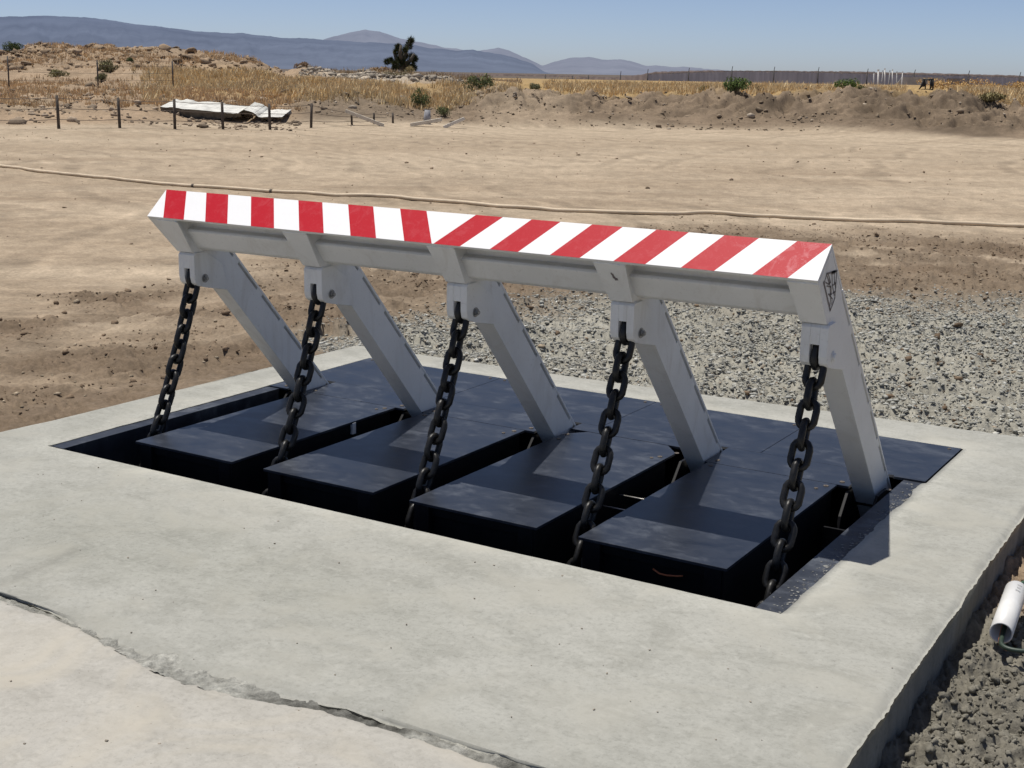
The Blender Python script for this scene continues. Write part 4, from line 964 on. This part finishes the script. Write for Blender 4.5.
# ------------------------------------------------------------------ fences
POST = simple('weathered_post', (.085, .07, .058), .9, .35, 14, 0, .4); WIRE = simple('rusty_wire', (.13, .10, .08), .7)
RUST = simple('dark_steel_post', (.07, .06, .055), .7, .3)
def gz(x, y): return float(terrain_z(np.array([x]), np.array([y]))[0])
fence = None; tops = []
pl = [(59, 132, 102), (120, 131.5, 104), (175, 131, 103.5), (223, 130.5, 105), (270, 130, 106), (311, 129, 106), (352, 128, 116), (374, 127.5, 117), (393, 127, 117)]
pts = []
for c, r0, r1 in [(-80, 133, 102), (-10, 132.5, 102)]+pl:
    p = at(c, r0, 2, -.16); dist = math.hypot(p[0]-CO[0], p[1]-CO[1]); hgt = (r0-r1)*dist/F*1.02; pts.append((p[0], p[1], hgt))
fence = empty('wire_fence', (pts[2][0], pts[2][1], gz(pts[2][0], pts[2][1])), 'low wire fence on dark wooden posts at the left edge of the yard', 'fence')
for k, (x, y, h) in enumerate(pts):
    z = gz(x, y); q = MB(); a, b_ = random.uniform(-.03, .03), random.uniform(-.03, .03)
    rad = .046 if k < 8 else .038
    q.tube([(x, y, z-.1), (x+a*.5, y+b_*.5, z+h*.5), (x+a, y+b_, z+h)], [rad, rad*.95, rad*.9], 8); q.build('post', POST, fence); tops.append((x, y, z, h))
for f in (.28, .62, .92):
    q = MB(); L = []
    for (x0, y0, z0, h0), (x1, y1, z1, h1) in zip(tops[:-1], tops[1:]):
        for t in (0, .33, .66): L.append((x0*(1-t)+x1*t, y0*(1-t)+y1*t, (z0+min(h0, .98)*f)*(1-t)+(z1+min(h1, .98)*f)*t-.03*math.sin(math.pi*t)))
    q.tube(L, .009, 5); q.build('wire', WIRE, fence)
# taller posts on the bench
f2 = None; T = []
for c, r0, r1 in [(-70, 88, 56), (9, 87.5, 56), (98, 88, 60), (173, 88, 61)]:
    p = far(c, r0, 62); x, y = p[0], p[1]; z = gz(x, y); h = CO[2]-(r1-r0)*0; top = zrow(c, r1, 62); T.append((x, y, z, top))
f2 = empty('slope_fence', (T[1][0], T[1][1], T[1][2]), 'tall thin steel fence posts with wire on the left mound slope', 'fence')
for (x, y, z, top) in T:
    q = MB(); q.tube([(x, y, z-.1), (x+.02, y, (z+top)/2), (x, y+.02, top)], .032, 7); q.build('post', RUST, f2)
for f in (.3, .55, .8, .97):
    q = MB(); q.tube([(x, y, z*(1-f)+top*f) for (x, y, z, top) in T], .006, 4); q.build('wire', WIRE, f2)
# slatted fence along the right horizon
D0 = 128; FC = [(545, 90.5, 72.5), (572, 90, 73.5), (588, 90, 73), (620, 89, 73), (647, 88, 71), (688, 88, 69.5), (731, 88, 68), (773, 88, 68.5), (817, 89, 69), (866, 89.5, 70.5), (913, 90, 71.5), (967, 91, 72.5), (1018, 92, 74), (1072, 93, 75.5), (1130, 94, 77)]
def fence_pt(c, row): return far(c, row, D0)
SLAT = None
m, nt, b_ = newmat('slatted_mesh'); v = coords(nt, (1, 1, .05)); wv = noise(nt, 3.2, v, 5, .7)
nt.links.new(ramp(nt, wv, [(.3, (.36, .345, .36)), (.52, (.46, .445, .46)), (.72, (.60, .58, .60))]), b_.inputs['Base Color']); b_.inputs['Roughness'].default_value = .9; SLAT = m
x0, y0 = fence_pt(761, 88)[:2]
slf = empty('slatted_fence', (x0, y0, gz(x0, y0)), 'long grey slatted chain link fence along the right horizon', 'fence')
prev = None
for c, r0, r1 in FC:
    x, y = fence_pt(c, r0)[:2]; z = gz(x, y); top = fence_pt(c, r1+2)[2]
    if c < 680: prev = None; 
    q = MB(); q.tube([(x, y, z-.1), (x, y, top)], .055, 7)
    if c > 600: q.tube([(x, y, top-.02), (x+.10, y-.12, top+.34)], .03, 5)
    q.build('post', RUST, slf)
    if prev:
        (px, py, pz, pt_) = prev; q = MB(); bm = q.b; nn = 40; rws = []
        for k in range(nn+1):
            t = k/nn; X = px*(1-t)+x*t; Y = py*(1-t)+y*t; zt = (pt_*(1-t)+top*t)-.12+random.uniform(-.05, .03)
            rws.append((bm.verts.new((X, Y, pz*(1-t)+z*t-.2)), bm.verts.new((X, Y, zt))))
        for k in range(nn): bm.faces.new([rws[k][0], rws[k+1][0], rws[k+1][1], rws[k][1]])
        q.build('slat_panel', SLAT, slf)
        q = MB(); q.tube([(px, py, pt_-.09), (x, y, top-.09)], .02, 5); q.build('top_rail', RUST, slf)
    prev = (x, y, z, top)
# dark scrubby rise behind the slatted fence and along the plain
def berm(name, cols_rows, d, mat, label):
    V = []; P = np.array(cols_rows, float); cs = np.arange(P[0, 0], P[-1, 0], 2.)
    for k, c in enumerate(cs):
        r = np.interp(c, P[:, 0], P[:, 1])+fbm(np.array([c*.35]), np.array([0.]), 201, 4, .65)[0]*.8
        t = far(c, r, d); f0 = far(c, 100, d-25); b0 = far(c, 100, d+80)
        V += [(f0[0], f0[1], .0), ((t[0]*.6+f0[0]*.4), (t[1]*.6+f0[1]*.4), t[2]*.72+.1), (t[0], t[1], t[2]), (b0[0], b0[1], .1)]
    n = len(cs); I = np.arange(n*4).reshape(n, 4); q = np.concatenate([np.stack([I[:-1, j], I[1:, j], I[1:, j+1], I[:-1, j+1]], -1) for j in range(3)])
    C = np.array([.115, .088, .078])*(.7+.6*RNG.random((n*4, 1)))
    tag(npmesh(name, V, q, mat, smooth=False, col=C), label, kind='structure')
berm('scrub_rise', [(560, 79), (590, 76.5), (612, 77.5), (635, 75.5), (655, 71.8), (690, 70.6), (760, 70.6), (850, 71.5), (950, 73.5), (1024, 75.8), (1200, 79)], 330, LEAFV and GROUND, 'low dark scrub covered rise behind the slatted fence')
berm('scrub_plain', [(330, 73.4), (400, 72.6), (430, 73.3), (470, 74), (512, 74.2), (540, 75), (560, 75.2), (600, 77), (660, 79)], 700, GROUND, 'dark scrub line on the plain below the mountains')

# white upright pipes, pale panel and black stand by the fence
WP = simple('white_pipe_paint', (.72, .70, .66), .5, .1)
k = 0
labs = ['thick white upright pipe nearest the slatted fence post, leftmost of the cluster', 'tall white upright pipe second in the cluster', 'thin grey white upright pipe third in the cluster', 'white upright pipe in the middle of the cluster', 'grey upright pipe right of the middle of the cluster', 'tall thin white pipe near the right of the cluster', 'short grey pipe second from the right of the cluster', 'short white pipe at the right end of the cluster']
for (c, r1, wd, gcol), lb in zip([(873, 72, .07, 1), (877.5, 70, .09, 0), (881, 71, .05, 1), (884, 69, .06, 0), (888, 71, .05, 1), (891.5, 70, .05, 0), (896, 72, .05, 1), (901, 72, .05, 0)], labs):
    x, y = far(c, 88, 112)[:2]; z = gz(x, y); top = far(c, r1, 112)[2]; q = MB(); q.tube([(x, y, z-.1), (x+.03, y, (z+top)*.5), (x+.05*math.sin(c), y, top)], wd*.8, 8); q.disc((x+.05*math.sin(c), y, top-.02), (0, 0, 1), wd*.95, .06, 10)
    o = q.build('upright_pipe', WP if gcol == 0 else simple('greyed_pipe', (.42, .41, .40), .6)); setorigin(o, (x, y, z)); tag(o, lb, 'pipe', 'upright pipes stored by the slatted fence')
def wallpoly(name, pix, d, th, mat, label, cat):
    P = [far(c, r, d) for c, r in pix]; q = MB(); bm = q.b; A_ = [bm.verts.new(p) for p in P]; back = FW*np.array([1, 1, 0])*th
    B_ = [bm.verts.new(p+back) for p in P]; n = len(P); bm.faces.new(A_); bm.faces.new(B_[::-1])
    for k in range(n): bm.faces.new([A_[(k+1) % n], A_[k], B_[k], B_[(k+1) % n]])
    o = q.build(name, mat); lo = min(P, key=lambda p: p[2]); setorigin(o, lo); return tag(o, label, cat)
wallpoly('sheet_panel', [(893, 88.5), (899, 81), (902, 77), (944, 77.4), (944, 88.5)], 115, .06, simple('pale_sheet', (.46, .44, .41), .8, .2, 2.0), 'pale grey sheet panel with a sloping left end beside the black stand', 'panel')
wallpoly('sheet_panel', [(947, 90), (947, 78.2), (966, 78.6), (966, 90)], 118, .05, simple('tan_sheet', (.30, .27, .25), .85, .2, 2.0), 'duller brown grey sheet panel right of the black stand', 'panel')
def stand():
    d = 79; x, y = far(927, 93, d)[:2]; z = gz(x, y); sc = d/F
    root = empty('steel_stand', (x, y, z), 'black steel stand with two wide legs and a flat top near the slatted fence', 'stand')
    BK = simple('black_stand', (.012, .012, .013), .6)
    def Q(c, r, off=0): p = far(c, r, d+off); return tuple(p)
    q = MB(); a = Q(922.5, 79.6); b_ = Q(934, 79.6); q.tube([a, b_], .05, 4); q.build('top_beam', BK, root)
    for L in ([(923.5, 80), (921.5, 86), (918.5, 93)], [(925.5, 80), (925, 93)], [(930.5, 80), (931, 86), (929.5, 93)], [(933, 80), (933, 86), (932.5, 93)]):
        q = MB(); pts = [Q(c, r) for c, r in L]; pts[-1] = (pts[-1][0], pts[-1][1], z-.05); q.tube(pts, [.055]*(len(pts)-1)+[.03], 6); q.build('leg', BK, root)
    for pix in ([(922.5, 80), (926.5, 80), (926, 86.5), (921.5, 87)], [(930, 80), (934, 80), (933.7, 87), (930.5, 86.5)]):
        q = MB(); bm = q.b; A_ = [bm.verts.new(Q(*p)) for p in pix]; B_ = [bm.verts.new(Q(*p, .1)) for p in pix]; bm.faces.new(A_); bm.faces.new(B_[::-1])
        for k in range(4): bm.faces.new([A_[(k+1) % 4], A_[k], B_[k], B_[(k+1) % 4]])
        q.build('side_plate', BK, root)
stand()

# ------------------------------------------------------------------ debris, planks and posts at the foot of the bank
def debris(name, toppix, basepix, d, dep, label):
    """broken concrete slab: pale sunlit top, dark rough side"""
    T_ = [far(c, r, d) for c, r in toppix]; B0 = [far(c, r, d-.1) for c, r in basepix]
    root = empty(name, (B0[0][0], B0[0][1], B0[0][2]), label, 'concrete debris', 'broken white slabs behind the wire fence')
    away = np.array([FW[0], FW[1], 0]); away /= np.linalg.norm(away)
    n = 40; 
    def samp(L, t):
        L = np.array(L); s = t*(len(L)-1); i = min(int(s), len(L)-2); f = s-i; return L[i]*(1-f)+L[i+1]*f
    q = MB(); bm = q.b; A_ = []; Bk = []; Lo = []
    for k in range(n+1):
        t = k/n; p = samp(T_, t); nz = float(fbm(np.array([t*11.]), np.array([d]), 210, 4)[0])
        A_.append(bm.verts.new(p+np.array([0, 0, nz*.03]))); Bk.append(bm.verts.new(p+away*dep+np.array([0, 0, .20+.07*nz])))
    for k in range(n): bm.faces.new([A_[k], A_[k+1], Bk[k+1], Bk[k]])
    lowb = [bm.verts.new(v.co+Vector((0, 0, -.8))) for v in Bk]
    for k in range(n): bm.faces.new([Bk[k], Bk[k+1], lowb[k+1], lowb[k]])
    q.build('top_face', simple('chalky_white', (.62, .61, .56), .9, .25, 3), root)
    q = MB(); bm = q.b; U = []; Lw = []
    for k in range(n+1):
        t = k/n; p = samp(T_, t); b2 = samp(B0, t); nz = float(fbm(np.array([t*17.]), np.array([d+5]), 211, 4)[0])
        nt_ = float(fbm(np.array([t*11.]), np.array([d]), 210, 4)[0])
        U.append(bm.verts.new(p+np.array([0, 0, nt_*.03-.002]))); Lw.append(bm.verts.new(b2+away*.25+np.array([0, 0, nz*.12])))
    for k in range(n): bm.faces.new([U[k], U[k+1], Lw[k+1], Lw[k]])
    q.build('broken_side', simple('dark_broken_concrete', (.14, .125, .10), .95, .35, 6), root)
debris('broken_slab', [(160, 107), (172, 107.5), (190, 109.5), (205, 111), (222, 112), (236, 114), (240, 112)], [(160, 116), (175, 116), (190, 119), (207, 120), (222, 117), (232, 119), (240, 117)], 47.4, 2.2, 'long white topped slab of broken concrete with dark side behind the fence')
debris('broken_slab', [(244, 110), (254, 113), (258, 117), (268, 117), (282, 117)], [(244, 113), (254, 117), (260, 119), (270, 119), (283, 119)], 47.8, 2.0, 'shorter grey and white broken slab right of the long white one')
PLK = simple('sun_bleached_wood', (.62, .56, .46), .85, .2, 10)
def plank(p0, p1, d, r, label, name='plank', mat=PLK, rest=True):
    a = far(*p0, d); b_ = far(*p1, d)
    if rest:
        for p in (a, b_): p[2] = max(p[2], gz(p[0], p[1])+r*.5)
    q = MB(); v = Vector(b_)-Vector(a); L = v.length; q.box(-r, L+r, -r*.9, r*.9, -r*.6, r*.6, r*.12)
    o = q.build(name, mat); ang = v.to_track_quat('X', 'Z'); o.rotation_mode = 'QUATERNION'; o.rotation_quaternion = ang; o.location = a
    return tag(o, label, 'plank' if name == 'plank' else name.replace('_', ' '))
plank((348, 112), (381, 124.5), 46.8, .10, 'long bleached plank leaning down behind the short fence posts')
plank((413, 124.5), (439, 120), 47.2, .10, 'grey bleached plank lying low behind the leaning post')
plank((446, 128), (462, 119.5), 47.0, .09, 'whitest short plank leaning on the foot of the dirt pile', mat=simple('white_wood', (.66, .62, .55), .8))
q = MB(); a = at(427, 127.5, 2, -.16); t = far(427.5, 110, math.hypot(a[0]-CO[0], a[1]-CO[1])); z = gz(a[0], a[1])
q.tube([(a[0], a[1], z-.1), tuple((np.array([a[0], a[1], z])+t)/2), tuple(t)], [.13, .125, .10], 8)
o = q.build('leaning_post', simple('pale_grey_post', (.30, .30, .32), .7, .3, 8)); setorigin(o, (a[0], a[1], z)); tag(o, 'thick pale grey post standing at the end of the wire fence', 'post')
q = MB(); p = far(477, 90, 60); z = gz(p[0], p[1]); t = far(476.5, 77, 60)
q.tube([(p[0], p[1], z-.1), tuple((np.array([p[0], p[1], z])+t)/2), (t[0], t[1], t[2]-.2)], .03, 6); q.box(p[0]-.10, p[0]+.12, p[1]-.06, p[1]+.06, t[2]-.22, t[2]-.02, .02)
o = q.build('marker_stake', RUST); setorigin(o, (p[0], p[1], z)); tag(o, 'thin dark marker stake with small head beside the grey green shrub', 'stake')

# long irrigation pipe across the yard
path = [(-420, 140), (-60, 160), (0, 164.5), (30, 169), (60, 173), (100, 177), (150, 181), (200, 185), (270, 189), (335, 193.5), (385, 196), (450, 201), (512, 206), (570, 209.5), (627, 211.5), (670, 212), (712, 211.5), (752, 213), (792, 215.5), (862, 219), (940, 221), (1024, 224), (1100, 229), (1500, 250)]
L = []
cc = np.array([p[0] for p in path]); rr = np.array([p[1] for p in path])
for c in np.arange(-420, 1500, 6):
    r = np.interp(c, cc, rr)+fbm(np.array([c*.02]), np.array([1.]), 220)[0]*.7; p = at(c, r, 2, -.12); L.append((p[0], p[1], gz(p[0], p[1])+.028))
Ls = [tuple((np.array(L[max(i-1, 0)])+np.array(L[i])+np.array(L[min(i+1, len(L)-1)]))/3) for i in range(len(L))]
root = empty('irrigation_hose', Ls[60], 'long pale tan hose snaking across the sandy yard', 'hose')
q = MB(); q.tube(Ls, .028, 8); q.build('hose', simple('tan_rubber', (.60, .49, .35), .7, .15, 4), root)
for c in (192, 270):
    i = int((c+420)/6); a, b_ = Vector(Ls[i]), Vector(Ls[i+1]); v = (b_-a).normalized(); q = MB(); q.tube([a, a+v*.05], .032, 8); q.build('coupling', POST, root)

# white conduit stub with its cables
A1 = Vector((4.278, .47, -.092)); A2 = Vector((4.248, .85, -.068))
PVC = simple('white_plastic_pipe', (.78, .77, .74), .35, .04, 20)
q = MB(); bm = q.b; d = (A2-A1).normalized(); u = d.cross(Vector((0, 0, 1))).normalized(); v = d.cross(u); SG = 32
def ring(p, r): return [bm.verts.new(p+(u*math.cos(2*math.pi*k/SG)+v*math.sin(2*math.pi*k/SG))*r) for k in range(SG)]
ra, rb_ = .039, .0345; R0 = ring(A1, ra); R1 = ring(A2, ra); R2 = ring(A2, rb_); R3 = ring(A1, rb_)
for X_, Y_ in ((R0, R1), (R1, R2), (R2, R3), (R3, R0)):
    for k in range(SG):
        f = bm.faces.new([X_[k], X_[(k+1) % SG], Y_[(k+1) % SG], Y_[k]]); f.smooth = True
pr_ = empty('conduit_pipe', A1, 'white plastic conduit stub lying in the dirt beside the slab', 'pipe')
q.build('pipe_wall', PVC, pr_)
q = MB(); bm = q.b; mk = []
for (s, hgt) in ((.30, .018), (.325, .012), (.35, .016)):
    p = A1+d*s*.9+v*(-ra-.0006)*0
    for sg in (1,):
        nrm = (Vector((.35, -.35, .85))-d*d.dot(Vector((.35, -.35, .85)))).normalized(); t = d.cross(nrm); c = A1+d*(s)+nrm*(ra+.0008)
        bm.faces.new([bm.verts.new(c+d*a_+t*b_) for a_, b_ in ((-.005, -hgt*.5), (.005, -hgt*.5), (.005, hgt*.5), (-.005, hgt*.5))])
q.build('printed_marking', simple('grey_print', (.45, .45, .45), .6), pr_)
def cable(pts, r, mat, label):
    P = [Vector(p) for p in pts]; out = []
    for i in range(len(P)-1):
        p0, p1, p2, p3 = P[max(i-1, 0)], P[i], P[i+1], P[min(i+2, len(P)-1)]
        for k in range(8):
            t = k/8; out.append(.5*((2*p1)+(-p0+p2)*t+(2*p0-5*p1+4*p2-p3)*t*t+(-p0+3*p1-3*p2+p3)*t**3))
    out.append(P[-1]); q = MB(); q.tube(out, r, 8); o = q.build('cable', mat); setorigin(o, P[0]); tag(o, label, 'cable', 'cables at the conduit stub')
cable([tuple(A1+d*.25), tuple(A1+Vector((.002, .02, -.012))), tuple(A1+Vector((.02, -.06, -.02))), tuple(A1+Vector((.08, -.07, -.02))), tuple(A1+Vector((.16, -.03, -.012))), tuple(A1+Vector((.3, .03, -.02)))], .0085, simple('green_cable', (.03, .05, .035), .5), 'green cable coming out of the near end of the conduit')
cable([tuple(A1+d*.2+Vector((-.008, 0, -.006))), tuple(A1+Vector((.0, -.01, -.020))), tuple(A1+Vector((.015, -.03, -.035))), tuple(A1+Vector((.03, -.025, -.045)))], .005, simple('orange_cable', (.55, .20, .08), .5), 'thin orange wire end at the mouth of the conduit')
cable([tuple(A2-d*.2), tuple(A2+Vector((.004, .03, .008))), tuple(A2+Vector((.04, .10, .012))), tuple(A2+Vector((.12, .2, .02))), tuple(A2+Vector((.25, .32, 0)))], .0085, simple('dark_green_cable', (.05, .10, .06), .5), 'dark green cable leaving the far end of the conduit')

scene.render.resolution_x = 1024; scene.render.resolution_y = 768
